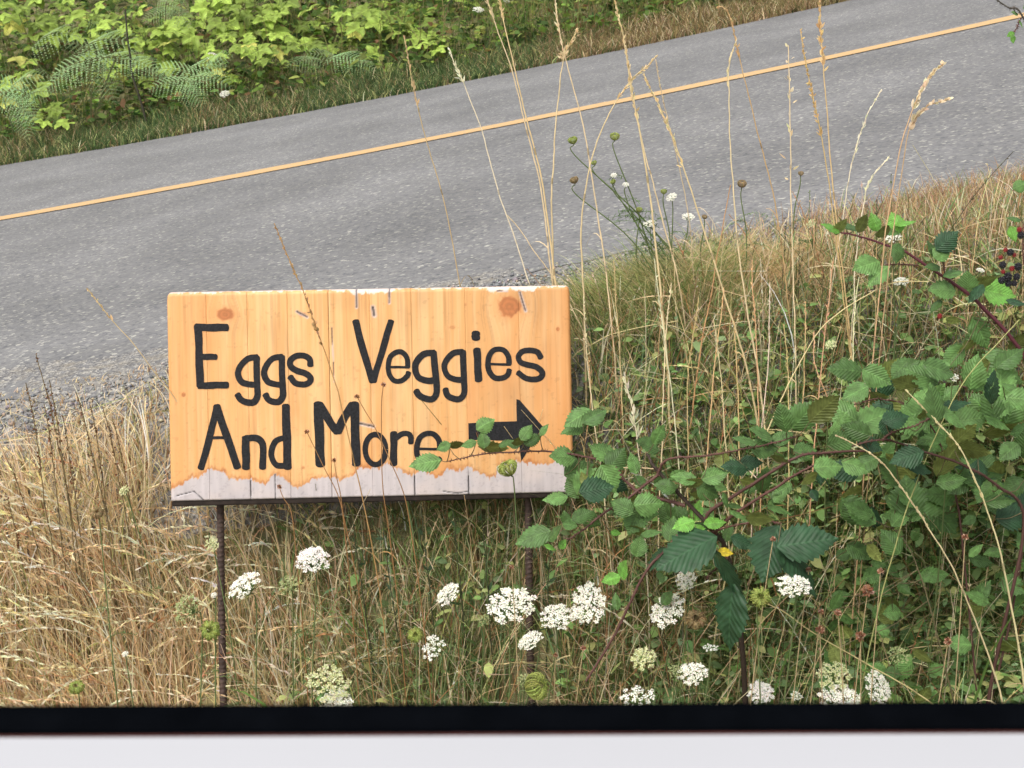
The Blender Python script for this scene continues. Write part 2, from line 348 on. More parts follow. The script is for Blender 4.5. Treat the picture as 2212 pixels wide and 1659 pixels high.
# ------------------------------------------------------------------ the sign
ZS = 3.1; RHO = math.radians(1.15); YAW = math.radians(2.0)
BLp = CAM + ray(368, 1083) * ZS
sx = math.cos(RHO) * RGT + math.sin(RHO) * UPV; sx = sx * math.cos(YAW) - FWD * math.sin(YAW) * -1.0
sx /= np.linalg.norm(sx)
sn0 = -FWD; sz = np.cross(-sx, sn0) ; sz = UPV - np.dot(UPV, sx) * sx; sz /= np.linalg.norm(sz)
sn = np.cross(sx, sz)                           # towards the camera
PXM = ZS / FPX                                  # metres per picture unit on the sign
SW, SH, SD = 874 * PXM, 452 * PXM, .038
def SL(cx, cy):                                 # crop coordinates of the close-up -> board coordinates (m)
    u = 329.2 + cx / 3.024; v = 576.0 + cy / 3.024
    return (u - 368) * PXM, ((1083 - .0172 * (u - 368)) - v) * PXM
FRAME = Matrix((( *sx, 0), (*(-sn), 0), (*sz, 0), (0, 0, 0, 1))).transposed(); 
FRAME = Matrix(((sx[0], -sn[0], sz[0], BLp[0]), (sx[1], -sn[1], sz[1], BLp[1]), (sx[2], -sn[2], sz[2], BLp[2]), (0, 0, 0, 1)))
sign = thing('wooden_sign', 'orange stained wooden farm sign reading Eggs Veggies And More with a black arrow', 'sign', (0, 0, 0))
sign.matrix_world = FRAME

def vnoise(x, y, seed, ox=0, oy=0):             # smooth value noise
    G = rs(seed).rand(64, 64); xi = np.floor(x).astype(int); yi = np.floor(y).astype(int); fx = x - xi; fy = y - yi
    fx = fx * fx * (3 - 2 * fx); fy = fy * fy * (3 - 2 * fy)
    g = lambda a, b_: G[a % 64, b_ % 64]
    return (g(xi, yi) * (1 - fx) + g(xi + 1, yi) * fx) * (1 - fy) + (g(xi, yi + 1) * (1 - fx) + g(xi + 1, yi + 1) * fx) * fy
def fb(x, y, s, o=4):
    return sum(vnoise(x * 2 ** k, y * 2 ** k, s + k) / 2 ** k for k in range(o)) / (2 - 2 ** (1 - o))

bound = [(105, 1470), (130, 1455), (200, 1420), (260, 1372), (300, 1378), (370, 1325), (400, 1318), (450, 1340), (500, 1385), (560, 1392), (620, 1385),
         (680, 1405), (735, 1420), (800, 1350), (850, 1385), (900, 1420), (960, 1445), (1050, 1400), (1100, 1385), (1160, 1375), (1240, 1400),
         (1300, 1378), (1350, 1325), (1420, 1310), (1490, 1330), (1530, 1290), (1600, 1325), (1680, 1360), (1702, 1370), (1730, 1345), (1780, 1340),
         (1850, 1385), (1900, 1365), (1925, 1335), (2000, 1340), (2067, 1310), (2110, 1340), (2170, 1360), (2210, 1395), (2245, 1385), (2260, 1310),
         (2340, 1285), (2390, 1275), (2440, 1290), (2520, 1300), (2600, 1300), (2700, 1285), (2770, 1270)]
bx = np.array([SL(*p)[0] for p in bound]); bz = np.array([SL(*p)[1] for p in bound])
knots = [(497, 312, 58, 42, 1.0), (2358, 262, 75, 70, 1.1), (1000, 312, 26, 14, .5), (1980, 400, 20, 11, .4), (2674, 412, 13, 15, .9), (217, 838, 14, 16, .9),
         (985, 1318, 11, 10, .6), (1640, 590, 9, 16, .3), (1925, 1065, 8, 8, .5), (2070, 250, 8, 8, .4), (1455, 640, 7, 9, .3), (1205, 270, 7, 7, .3)]
cracks = [(1355, 145, 1355, 268, 5), (1572, 140, 1570, 240, 5), (640, 1400, 643, 1530, 3), (803, 1362, 803, 1530, 4), (1712, 1378, 1714, 1500, 4),
          (2067, 1380, 2067, 1500, 7), (2430, 170, 2465, 290, 6), (2280, 160, 2350, 162, 3), (965, 295, 1030, 330, 6), (1360, 1030, 1450, 1050, 7),
          (1190, 400, 1200, 760, 2), (1463, 268, 1470, 320, 9), (150, 1500, 270, 1470, 3), (270, 1470, 330, 1525, 3), (2000, 1490, 2060, 1480, 4), (1900, 1478, 2000, 1492, 4)]
def segd(X, Z, a, b_):
    ax, az_ = a; dx, dz = b_[0] - ax, b_[1] - az_; t = np.clip(((X - ax) * dx + (Z - az_) * dz) / (dx * dx + dz * dz + 1e-12), 0, 1)
    return np.hypot(X - ax - t * dx, Z - az_ - t * dz), t
def wood(X, Z, pid):
    """stain, grain, knots, bare weathered wood, cracks -> colour, crack depth"""
    Zk = Z.copy(); Xw = X.copy(); kd = np.full(X.shape, 9.); kp = np.zeros(X.shape)
    for (cx, cy, rx, ry, st) in knots:
        kx, kz = SL(cx, cy); rx *= PXM / 3.024; ry *= PXM / 3.024
        d = np.hypot((X - kx) / rx, (Z - kz) / ry)
        Xw = Xw - st * .8 * (X - kx) * np.exp(-((X - kx) / (rx * 1.8)) ** 2) * np.exp(-((Z - kz) / (ry * 2.0)) ** 2)
        m = d < kd; kd = np.where(m, d, kd); kp = np.where(m, st, kp)
    kd = kd * (1 + .55 * (fb(X * 130, Z * 130, 91, 3) - .5))
    g1 = fb(Xw * 95 + pid * 7.3, Z * 3 + pid * 3.1, 11); g2 = fb(Xw * 320 + pid, Z * 7, 23, 3); g3 = fb(X * 9 + pid * 2.2, Z * 5 + pid, 31)
    base = np.array([.56, .29, .105]); light = np.array([.61, .36, .16]); deep = np.array([.53, .225, .07])
    a = np.clip((g1 - .34) * 2.9, 0, 1)[..., None]; col = base * (1 - a) + light * a
    dk = np.clip((g3 - .53) * 2.6, 0, .75)[..., None]; col = col * (1 - dk) + deep * dk
    col = col * (1 - .32 * np.clip(g2 - .5, 0, 1)[..., None] * 2)
    col *= (1 + .09 * np.sin(pid * 12.9898) )[..., None]
    # paler towards the middle of the board, richer at the ends
    ed = np.clip(np.abs(X / SW - .52) * 2.2 - .55, 0, 1)[..., None]; col = col * (1 - .45 * ed) + deep * 1.15 * .45 * ed
    # knots
    ring = .5 + .5 * np.sin(kd * 13 + 3 * g1); kc = np.array([.30, .085, .025])
    f = (1 - sm(.8, 1.15, kd)) * np.clip(kp, 0, 1); col = col * (1 - f[..., None]) + (kc * (.75 + .5 * ring)[..., None]) * f[..., None]
    halo = (1 - sm(1.0, 2.0, kd)) * .35 * np.clip(kp, 0, 1); col = col * (1 - halo[..., None]) + deep * halo[..., None]
    # bare grey wood along the bottom and in places along the top
    hb = np.interp(X, bx, bz); n1 = fb(X * 160, Z * 160, 51, 3) - .5; n2 = fb(X * 40, Z * 40, 61, 3) - .5
    dB = hb + n1 * .010 + n2 * .008 + (fb(X * 260, Z * 14, 57, 3) - .5) * .014 - Z
    gm = fb(X * 150, Z * 10, 71); grey = np.array([.42, .375, .375])[None, None] * (.86 + .3 * gm)[..., None]
    warm = np.clip(fb(X * 20, Z * 25, 73) - .45, 0, 1)[..., None] * 1.6; grey = grey * (1 - warm * .5) + np.array([.62, .50, .43]) * warm * .5
    rim = np.exp(-((dB + .0035) / .0042) ** 2) * np.clip(.35 + 1.6 * (fb(X * 60, Z * 60, 81) - .3), 0, 1)
    col = col * (1 - .75 * rim[..., None]) + np.array([.30, .085, .02]) * .75 * rim[..., None]
    f = sm(-.0007, .0012, dB)[..., None]; col = col * (1 - f) + grey * f
    dirt = (fb(X * 210, Z * 210, 95, 2) > .74) * np.clip(1 - Z / .16, 0, 1) * .35 + (fb(X * 120, Z * 120, 97, 2) > .8) * .25
    col = col * (1 - .5 * dirt[..., None]); st_ = np.clip(fb(X * 14, Z * 9, 99) - .55, 0, 1)[..., None] * 1.3; col = col * (1 - st_ * .35)
    top = SH - Z; tx = SL(0, 0)[0]
    lo = [(1310, 1410), (1520, 1600), (1420, 1520), (2210, 2360), (2370, 2540)]
    amt = np.zeros(X.shape)
    for (a_, b2) in lo:
        A, B = SL(a_, 0)[0], SL(b2, 0)[0]; amt = np.maximum(amt, sm(A - .004, A + .006, X) * (1 - sm(B - .006, B + .004, X)))
    dT = (.0085 * amt + .0025) + n1 * .012 + n2 * .008 - top
    f = (sm(-.001, .0015, dT) * .85)[..., None]; col = col * (1 - f) + np.array([.68, .56, .50]) * f
    dep = np.zeros(X.shape)
    for (x0, y0, x1, y1, wd) in cracks:
        d, t = segd(X, Z, SL(x0, y0), SL(x1, y1)); d = d + n1 * .0012
        wv = wd * PXM / 3.024
        f = (1 - sm(wv * 1.0, wv * 2.8, d)) * .6; gc = np.array([.40, .37, .38]); col = col * (1 - f[..., None]) + gc * f[..., None]
        f = 1 - sm(wv * .4, wv * 1.0, d); col = col * (1 - .9 * f[..., None]) + np.array([.05, .045, .045]) * .9 * f[..., None]; dep = np.maximum(dep, f)
    return np.clip(col, .01, .92), dep

def wood_mat():
    m, n, b, o = mat('stained_board'); a = n.nodes.new('ShaderNodeAttribute'); a.attribute_name = 'col'
    n.links.new(a.outputs['Color'], b.inputs['Base Color']); b.inputs['Roughness'].default_value = .48; b.inputs['Specular IOR Level'].default_value = .35
    tc = n.nodes.new('ShaderNodeTexCoord'); mp = n.nodes.new('ShaderNodeMapping'); mp.inputs['Scale'].default_value = (400, 400, 18)
    nz = inp(n.nodes.new('ShaderNodeTexNoise'), Scale=1.0, Detail=3.0); n.links.new(tc.outputs['Object'], mp.inputs[0]); n.links.new(mp.outputs[0], nz.inputs['Vector'])
    bp = inp(n.nodes.new('ShaderNodeBump'), Strength=.35, Distance=.001); n.links.new(nz.outputs[0], bp.inputs['Height']); n.links.new(bp.outputs[0], b.inputs['Normal'])
    return m
M_WOOD = wood_mat()
seams = [105, 375, 641, 903, 1172, 1440, 1713, 2067, 2420, 2770]
RND = .010
for k in range(len(seams) - 1):
    x0 = max(0, SL(seams[k], 0)[0]); x1 = min(SW, SL(seams[k + 1], 0)[0])
    if k == 0: x0 = 0
    if k == len(seams) - 2: x1 = SW
    gap = .0008 if seams[k + 1] == 1172 else 0.0
    x1 -= gap
    nxn = max(8, int((x1 - x0) / .0021)); nzn = 225
    # cross-section over the face and round both ends: fine front, rounded top and bottom, plain sides and back
    gx = np.linspace(x0, x1, nxn); gz = np.linspace(0, SH, nzn)
    X, Z = np.meshgrid(gx, gz); pid = np.full(X.shape, float(k + 1))
    col, dep = wood(X, Z, pid)
    def rnd_in(d, r): d = np.clip(d, 0, r); return r - np.sqrt(np.maximum(r * r - (r - d) ** 2, 0))
    Yf = rnd_in(SH - Z, RND) + rnd_in(Z, .003)
    Yf += rnd_in(X - x0, .009 if k == 0 else (.0004 if seams[k] in (641, 1172, 1713) else 1e-6)) + rnd_in(x1 - X, .009 if k == len(seams) - 2 else (.0004 if seams[k + 1] in (641, 1172, 1713) else 1e-6))
    Yf += dep * .003 + .00025 * np.sin(k * 2.3)
    # rounded outer corners
    cr = .012
    Zs = Z.copy()
    if k == 0: dx = np.clip(cr - X, 0, cr); ins = cr - np.sqrt(cr * cr - dx * dx); Zs = Z * (1 - ins / SH)
    if k == len(seams) - 2: dx = np.clip(cr - (SW - X), 0, cr); ins = cr - np.sqrt(np.maximum(cr * cr - dx * dx, 0)); Zs = Z * (1 - ins / SH)
    V = np.stack([X, Yf, Zs], -1).reshape(-1, 3); nx = nxn
    i = np.arange(nzn - 1)[:, None] * nx; j = np.arange(nx - 1)[None]
    F = np.stack([i + j, i + j + 1, i + nx + j + 1, i + nx + j], -1).reshape(-1, 4)
    per = np.concatenate([np.arange(nx), np.arange(1, nzn) * nx + nx - 1, (nzn - 1) * nx + np.arange(nx - 2, -1, -1), np.arange(nzn - 2, 0, -1) * nx])
    Vb = V[per].copy(); Vb[:, 1] = SD; n0 = len(V); m_ = len(per); q = np.arange(m_)
    Fs = np.stack([per[(q + 1) % m_], per, n0 + q, n0 + (q + 1) % m_], -1)
    cen = np.array([[(x0 + x1) / 2, SD, SH / 2]]); Fb = np.stack([n0 + (q + 1) % m_, n0 + q, np.full(m_, n0 + m_)], -1)
    endc = np.array([.30, .12, .05]) if k == len(seams) - 2 else None
    bc = np.array([.42, .22, .09]) * np.ones((m_ + 1, 3))
    if endc is not None: bc[:] = np.array([.12, .05, .03])  # right end plank: sides and back darkened as shade at the rounded edge
    me = mesh_np('plank', np.vstack([V, Vb, cen]), [F, Fs, Fb], M_WOOD, np.vstack([col.reshape(-1, 3), bc]), False)
    me.polygons.foreach_set('use_smooth', np.concatenate([np.ones(len(F), bool), np.zeros(len(Fs) + len(Fb), bool)]))
    link('plank', me, sign)
# dark strip added under the board, standing for its shaded lower edge
def boxm(name, lo, hi, m, parent, bev=.002):
    import bmesh
    bm = bmesh.new(); bmesh.ops.create_cube(bm, size=1)
    for v in bm.verts: v.co = Vector([lo[i] + (v.co[i] + .5) * (hi[i] - lo[i]) for i in range(3)])
    if bev: bmesh.ops.bevel(bm, geom=bm.edges[:], offset=bev, segments=2, affect='EDGES')
    me = bpy.data.meshes.new(name); bm.to_mesh(me); bm.free(); me.materials.append(m)
    return link(name, me, parent)
boxm('lower_edge_shade', (.002, .002, -.0118), (SW - .004, SD - .001, -.0004), M_EDGE_SHADE, sign)

# lettering
SC = PXM / 3.024
def stroke(acc, pts, wd, lift, seed, closed=False, ease=True):
    P = np.array([SL(*p) for p in pts]); P = catmull(P, 7) if ease and len(P) > 2 else catmull(P[[0, -1]] if len(P) == 2 else P, 14)
    n = len(P); R = rs(seed); r = wd * 1.07 * SC / 2
    T = np.gradient(P, axis=0); T /= np.linalg.norm(T, axis=1)[:, None] + 1e-9; Nn = np.stack([-T[:, 1], T[:, 0]], 1)
    wv = lambda s: 1 + .06 * np.sin(np.linspace(0, 9, n) + s) + R.normal(0, .018, n)
    L = P + Nn * (r * wv(seed))[:, None]; Rr = P - Nn * (r * wv(seed + 2))[:, None]
    V = np.stack([L, P, Rr], 1).reshape(-1, 2); k = np.arange(n - 1) * 3
    F = [np.stack([k, k + 1, k + 4, k + 3], -1), np.stack([k + 1, k + 2, k + 5, k + 4], -1)]
    V = [V]; cnt = n * 3
    def emit(V2): return np.stack([V2[:, 0], np.full(len(V2), -lift), V2[:, 1]], -1)
    acc.add(emit(V[0]), np.concatenate(F)[:, ::-1], (0, 0, 0))
    if not closed:
        for (c, t, nn) in ((P[0], -T[0], Nn[0]), (P[-1], T[-1], Nn[-1])):   # blunt brush ends
            a = np.linspace(-np.pi / 2, np.pi / 2, 7); rim = c + r * (np.sin(a)[:, None] * nn + .55 * np.cos(a)[:, None] * t) * (1 + R.normal(0, .03, (7, 1)))
            VV = np.vstack([c, rim]); FF = np.array([[0, i + 1, i + 2] for i in range(6)])
            acc.add(emit(VV), FF, (0, 0, 0))
O = 1327
def sh(pts, dx): return [(x + dx, y) for x, y in pts]
G1b = [(700, 592), (640, 602), (592, 648), (574, 702), (595, 752), (640, 770), (692, 775)]
G1s = [(696, 592), (694, 700), (698, 800), (697, 850), (672, 887), (625, 886), (588, 868), (567, 838)]
G2b = [(862, 590), (802, 600), (760, 648), (744, 700), (765, 752), (810, 770), (858, 775)]
G2s = [(860, 588), (860, 700), (864, 800), (862, 850), (835, 883), (795, 883), (765, 867), (749, 838)]
letters = [
    ('E', [([(320, 395), (326, 780)], 46), ([(305, 397), (508, 398)], 46), ([(320, 588), (432, 590)], 38), ([(318, 778), (502, 773)], 42)]),
    ('g', [(G1b, 38), (G1s, 40)]), ('g', [(G2b, 38), (G2s, 40)]),
    ('s', [([(1046, 648), (1043, 608), (1008, 584), (955, 586), (917, 615), (920, 655), (960, 683), (1012, 700), (1043, 728), (1036, 757), (1000, 772), (945, 762), (912, 722)], 38)]),
    ('V', sh2 := [([(20 + O, 358), (68 + O, 560), (124 + O, 752)], 44), ([(252 + O, 358), (188 + O, 560), (128 + O, 752)], 40)]),
    ('e', [([(225 + O, 659), (362 + O, 661)], 16), (sh([(355, 660), (350, 600), (320, 563), (282, 562), (242, 592), (227, 650), (234, 708), (266, 748), (312, 748), (350, 718), (360, 695)], O), 32)]),
    ('g', [(sh([(532, 566), (462, 576), (412, 628), (404, 678), (426, 728), (480, 748), (525, 748)], O), 40), (sh([(528, 562), (532, 650), (540, 760), (538, 835), (510, 871), (462, 866), (426, 845), (408, 815)], O), 40)]),
    ('g', [(sh([(720, 560), (655, 570), (605, 622), (595, 668), (620, 720), (672, 742), (715, 745)], O), 36), (sh([(720, 558), (720, 650), (722, 760), (721, 835), (690, 871), (645, 866), (612, 845), (600, 805)], O), 38)]),
    ('i', [(sh([(812, 545), (818, 748)], O), 46), (sh([(806, 436), (806, 474)], O), 52)]),
    ('e', [(sh([(885, 641), (1030, 645)], O), 16), (sh([(1022, 642), (1018, 590), (985, 548), (932, 546), (896, 580), (883, 640), (892, 692), (925, 732), (975, 734), (1010, 714), (1022, 680)], O), 34)]),
    ('s', [(sh([(1232, 600), (1213, 565), (1170, 551), (1115, 557), (1085, 590), (1097, 627), (1140, 645), (1200, 660), (1238, 695), (1230, 728), (1190, 742), (1130, 734), (1080, 698)], O), 36)]),
    ('A', [([(432, 912), (382, 1110), (320, 1318)], 42), ([(430, 912), (492, 1110), (558, 1312)], 46), ([(395, 1118), (480, 1118)], 18)]),
    ('n', [([(614, 1118), (613, 1318)], 48), ([(616, 1124), (678, 1120), (718, 1150), (727, 1215), (721, 1318)], 42)]),
    ('d', [([(880, 912), (884, 1318)], 50), ([(872, 1120), (812, 1142), (782, 1200), (782, 1250), (812, 1298), (868, 1304)], 36)]),
    ('M', [([(1092, 898), (1098, 1300)], 58), ([(1102, 905), (1160, 1010), (1214, 1082)], 50), ([(1214, 1082), (1265, 980), (1318, 905)], 50), ([(1328, 898), (1332, 1296)], 54)]),
    ('o', [([(132 + O + 67 * math.cos(a), 1200 - 98 * math.sin(a)) for a in np.linspace(0, 2 * np.pi, 17)], 34)]),
    ('r', [(sh([(255, 1092), (250, 1298)], O), 44), (sh([(262, 1130), (310, 1100), (350, 1098), (366, 1120), (364, 1158)], O), 34)]),
    ('e', [(sh([(405, 1197), (562, 1200)], O), 16), (sh([(557, 1198), (550, 1140), (515, 1100), (465, 1098), (422, 1130), (404, 1200), (412, 1250), (452, 1288), (512, 1290), (556, 1262)], O), 34)]),
]
for li, (ch, sts) in enumerate(letters):
    a = Acc()
    for si, (pts, wd) in enumerate(sts):
        closed = ch == 'o'
        stroke(a, pts, wd, .0009 + .00012 * si, li * 7 + si, closed, True)
    o = link('letter', a.mesh('letter', M_BLACKP), sign, label='black painted letter %s' % ch)
ap = [(745, 1030), (900, 1022), (1065, 1018), (1064, 950), (1065, 873), (1086, 878), (1160, 965), (1237, 1055), (1165, 1165), (1090, 1280), (1080, 1210), (1078, 1150), (900, 1143), (745, 1140)]
ap = np.array([SL(x + O, y) for x, y in ap]); a = Acc()
cen = [SL(1100 + O, 1085), SL(850 + O, 1085)]
Vv = np.vstack([ap, cen]); Vv = np.stack([Vv[:, 0], np.full(len(Vv), -.0009), Vv[:, 1]], -1)
Ff = [[14, 2, 3], [14, 3, 4], [14, 4, 5], [14, 5, 6], [14, 6, 7], [14, 7, 8], [14, 8, 9], [14, 9, 10], [14, 10, 11], [14, 11, 15], [14, 15, 2], [15, 1, 2], [15, 0, 1], [15, 13, 0], [15, 12, 13], [15, 11, 12]]
a.add(Vv, np.array(Ff), (0, 0, 0)); link('arrow', a.mesh('arrow', M_BLACKP), sign, label='black painted arrow pointing right')
# rebar posts: ribbed rods that run down behind the board into the ground
def rebar(sxm, label):
    P0 = BLp + sx * sxm - sn * (SD + .010) + sz * .33; d = -sz
    L = .33
    while True:
        p = P0 + d * L
        if p[2] < float(ground(p[0], p[1])) - .08 or L > 2.5: break
        L += .01
    a = Acc(); n = int(L / .0022); k = 10; t = np.linspace(0, L, n); an = np.linspace(0, 2 * np.pi, k, endpoint=False)
    # spiral ribs
    ph = (t[:, None] / .011 + an[None] / (2 * np.pi)) % 1; rr = .0082 + .0013 * (np.abs(ph - .5) < .17) + .0009 * (np.abs(np.sin(an))[None] > .97)
    xx = sxm + rr * np.cos(an)[None] + .0015 * np.sin(t * 7)[:, None]; yy = SD + .0101 + rr * np.sin(an)[None]; zz = .33 - t[:, None] + 0 * an[None]
    V = np.stack([xx, yy, zz], -1).reshape(-1, 3); i = np.arange(n - 1)[:, None] * k; j = np.arange(k)[None]
    a.add(V, np.stack([i + j, i + k + j, i + k + (j + 1) % k, i + (j + 1) % k], -1).reshape(-1, 4), (.1, .1, .1))
    link('rebar_post', a.mesh('rebar_post', M_REBAR), sign, label=label)
rebar((466 - 368) * PXM, 'rusty ribbed steel rod under the left end of the board')
rebar((1143 - 368) * PXM, 'rusty ribbed steel rod under the right end of the board')

# ------------------------------------------------------------------ white vehicle door at the bottom of the view
door = thing('car_door', 'white vehicle door top with black rubber window seal along the bottom of the view', 'car door', (0, .5, -1.1))
def extr(name, prof, x0, x1, m, lab=None, tilt=.0045, n=24):
    """profile (y,z) extruded along x"""
    prof = np.array(prof); k = len(prof); X = np.linspace(x0, x1, n)
    V = np.stack([np.repeat(X[:, None], k, 1), np.repeat(prof[None, :, 0], n, 0), prof[None, :, 1] + tilt * X[:, None]], -1).reshape(-1, 3) - np.array([0, .5, -1.1])
    i = np.arange(n - 1)[:, None] * k; j = np.arange(k)[None]
    F = np.stack([i + j, i + (j + 1) % k, i + k + (j + 1) % k, i + k + j], -1).reshape(-1, 4)
    ends = np.array([list(range(k))[::-1], [(n - 1) * k + q for q in range(k)]])
    me = mesh_np(name, V, [F, ends], m, None, True); me.set_sharp_from_angle(angle=math.radians(40)) if hasattr(me, 'set_sharp_from_angle') else None
    o = link(name, me, door)
    if lab: o['label'] = lab
    return o
def zz_(v, Y): return float(at(UC, v, Y)[2])
ya, yb, yc = .44, .475, .50
zt, zm = zz_(1525, yc), zz_(1587, yb)
extr('window_seal', [(yc - .004, zt - .02), (yb, zm - .006), (yb + .001, zm + .001), (yc - .012, zt - .0035), (yc - .006, zt - .0006), (yc, zt), (yc + .004, zt - .001), (yc + .006, zt - .006), (yc + .004, zt - .03)], -1.1, 1.1, M_RUBBER)
extr('seal_lip', [(yb - .0012, zm - .006), (yb - .0012, zm + .0006), (yb - .0004, zm + .0009), (yb - .0002, zm - .006)], -1.1, 1.1, M_TRIM)
zi = zz_(1589, yb - .002)
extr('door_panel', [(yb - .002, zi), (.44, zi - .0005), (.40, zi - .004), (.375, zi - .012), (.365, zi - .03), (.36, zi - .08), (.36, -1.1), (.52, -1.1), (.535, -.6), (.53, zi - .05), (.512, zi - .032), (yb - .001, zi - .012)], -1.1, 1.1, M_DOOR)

# ------------------------------------------------------------------ grass on the near bank
def bank_pts(R, N, x0, x1, s0=2.2, s1=3.5):
    """points spread evenly over the sloping bank surface"""
    yy = np.linspace(s0, s1, 300); zz = np.interp(yy, PY, PZ); L = np.concatenate([[0], np.cumsum(np.hypot(np.diff(yy), np.diff(zz)))])
    y = np.interp(R.uniform(0, L[-1], N), L, yy); x = R.uniform(x0, x1, N) * (y / 3.2); return np.stack([x, y, ground(x, y) - .008], 1)
CU = [-200, 0, 60, 130, 250, 360, 420, 1200, 1245, 1300, 1450, 1550, 1640, 1827, 2212, 2400]
CV = [960, 950, 925, 885, 855, 815, 700, 640, 650, 625, 570, 520, 500, 450, 350, 310]
def cap(B, h, R, k=1.0):                        # keep blades below the height the meadow reaches towards the road
    u_, v_ = scr(B); lim = np.interp(u_, CU, CV); dep = (B - CAM) @ FWD
    h = np.where((u_ > 330) & (u_ < 1270) & (B[:, 1] >= 2.96) & (B[:, 1] < 3.32), h * (.33 + .45 * (B[:, 1] < 3.06)), h)      # kept short where the board stands
    h = np.where((u_ > 1240) & (B[:, 1] > 3.02), h * R.uniform(.4, .9, len(B)), h)
    lim = np.where((u_ > 355) & (u_ < 1255) & (B[:, 1] < 2.98) & (R.rand(len(B)) < .985), 1100, lim)
    return np.clip(np.minimum(h, (v_ - lim) / FPX * dep * np.where(lim == 1100, R.uniform(.5, 1.02, len(B)), R.uniform(.7, 1.25, len(B)) * k)), .03, None)
def clear(B, R, side=54, keep=.03):             # trodden, thin grass in front of the two posts
    u_, v_ = scr(B); m = ((np.abs(u_ - 474) < side) | (np.abs(u_ - 1150) < side)) & (B[:, 1] < 2.97)
    return B[~m | (R.rand(len(B)) < keep)]
def kept(P, f, R): return P[R.rand(len(P)) < f]
def scr(P):                                     # picture position of points
    d = P - CAM; z = d @ FWD; return UC + FPX * d[:, 0] / z, VC - FPX * (d @ UPV) / z

R = rs(10)
# short thatch everywhere
a = Acc(); B = bank_pts(R, 26000, -1.55, 1.6, 2.3, 3.5); u, v = scr(B); left = 1 - sm(300, 1000, u)
B = B[~((B[:, 1] > 3.2) & (u < 420) & (R.rand(len(B)) < .35))]; B = clear(B, R, 34); u, v = scr(B); left = 1 - sm(300, 1000, u)
cA = np.where((R.rand(len(B)) < left + .12)[:, None], pal(R, len(B), [(4, STRAW), (2, BROWN), (1, GOLD)]), pal(R, len(B), [(4, GRN), (3, DGRN), (2, STRAW), (1, BROWN)]))
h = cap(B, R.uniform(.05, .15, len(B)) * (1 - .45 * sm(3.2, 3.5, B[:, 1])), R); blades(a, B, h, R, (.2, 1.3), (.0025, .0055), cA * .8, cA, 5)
link('grass_thatch', a.mesh('grass_thatch', M_GRASS), kind='stuff', label='short matted grass covering the near bank', category='grass')

# dry golden grass on the left
a = Acc(); B = bank_pts(R, 23000, -1.6, .9, 2.25, 3.42); u, v = scr(B)
p = (1 - sm(400, 800, u)) * .95 + .04; p = p * (1 - .55 * sm(3.12, 3.3, B[:, 1])); B = clear(kept(B, p, R), R)
cA = pal(R, len(B), [(5, STRAW), (4, GOLD), (4, PALE), (.7, BROWN), (.7, RUST), (1.6, (.36, .36, .15))], .22)
h = cap(B, R.uniform(.12, .40, len(B)), R)
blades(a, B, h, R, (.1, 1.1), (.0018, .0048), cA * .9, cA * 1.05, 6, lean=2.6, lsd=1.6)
link('dry_grass', a.mesh('dry_grass', M_GRASS), kind='stuff', label='thick golden dry grass at the left of the sign', category='dry grass')

# seeding plumes arching over the dry grass
def spikelets(acc, R, P, dirs, ln, wd, col):
    """leaf-shaped scales; P (n,3) root, dirs (n,3) unit"""
    n = len(P); ref = R.normal(0, 1, (n, 3)); sd_ = np.cross(dirs, ref); sd_ /= np.linalg.norm(sd_, axis=1)[:, None] + 1e-9
    t = np.array([0, .3, .65, 1.]); prof = np.array([.25, 1, .8, .05])
    PP = P[:, None] + dirs[:, None] * (ln[:, None] * t)[..., None]
    ribbons(acc, PP, sd_, wd[:, None] * prof[None], np.repeat(col[:, None], 4, 1) * (np.array([.8, 1, 1.05, 1.1])[None, :, None]))
def plume(acc, R, path, t0, dens, ln, wd, spread, cols, wisp=0):
    """spikelets along the last part of a path (root -> tip)"""
    n = len(path); i0 = int(n * t0); seg = path[i0:]
    k = dens; tt = R.uniform(0, len(seg) - 1.001, k); i = tt.astype(int); f = (tt - i)[:, None]
    Pp = seg[i] * (1 - f) + seg[i + 1] * f; T = seg[i + 1] - seg[i]; T /= np.linalg.norm(T, axis=1)[:, None] + 1e-9
    D = T + R.normal(0, spread, (k, 3)); D /= np.linalg.norm(D, axis=1)[:, None]
    taper = 1 - .55 * (tt / (len(seg) - 1))
    Pp = Pp + D * (R.rand(k) * wisp * taper)[:, None]
    spikelets(acc, R, Pp, D, ln * taper * R.uniform(.7, 1.3, k), wd * R.uniform(.7, 1.3, k), cols(k))
a = Acc(); B = bank_pts(R, 1500, -1.5, .6, 2.35, 3.1); u, v = scr(B); B = clear(kept(B, (1 - sm(380, 950, u)) * .8 + .05, R), R, 70, .04)
hc = cap(B, R.uniform(.25, .58, len(B)), R, 1.08)
for b, hh in zip(B, hc):
    ph = R.choice([2.9, .3, 3.4, 2.6]) + R.normal(0, .5); bend = R.uniform(.5, 1.25)
    t = np.linspace(0, 1, 14); d = np.array([math.cos(ph), math.sin(ph) * .5, 0])
    P = b + d[None] * (hh * bend * .75 * t ** 2.4)[:, None]; P[:, 2] += hh * (t - .42 * bend * t ** 3.5)
    c = pal(R, 1, [(3, GOLD), (4, PALE), (1, STRAW), (.6, RUST)], .12)[0]
    tube(a, P, np.linspace(.0012, .0006, 14), c * .9, 3)
    plume(a, R, P, .60, 26, .018, .0034, .16, lambda k: pal(R, k, [(1, tuple(np.clip(c * 1.15, 0, .85)))], .1), .006)
link('grass_plumes', a.mesh('grass_plumes', M_GRASS), kind='stuff', label='nodding straw coloured seed plumes over the dry grass', category='dry grass')

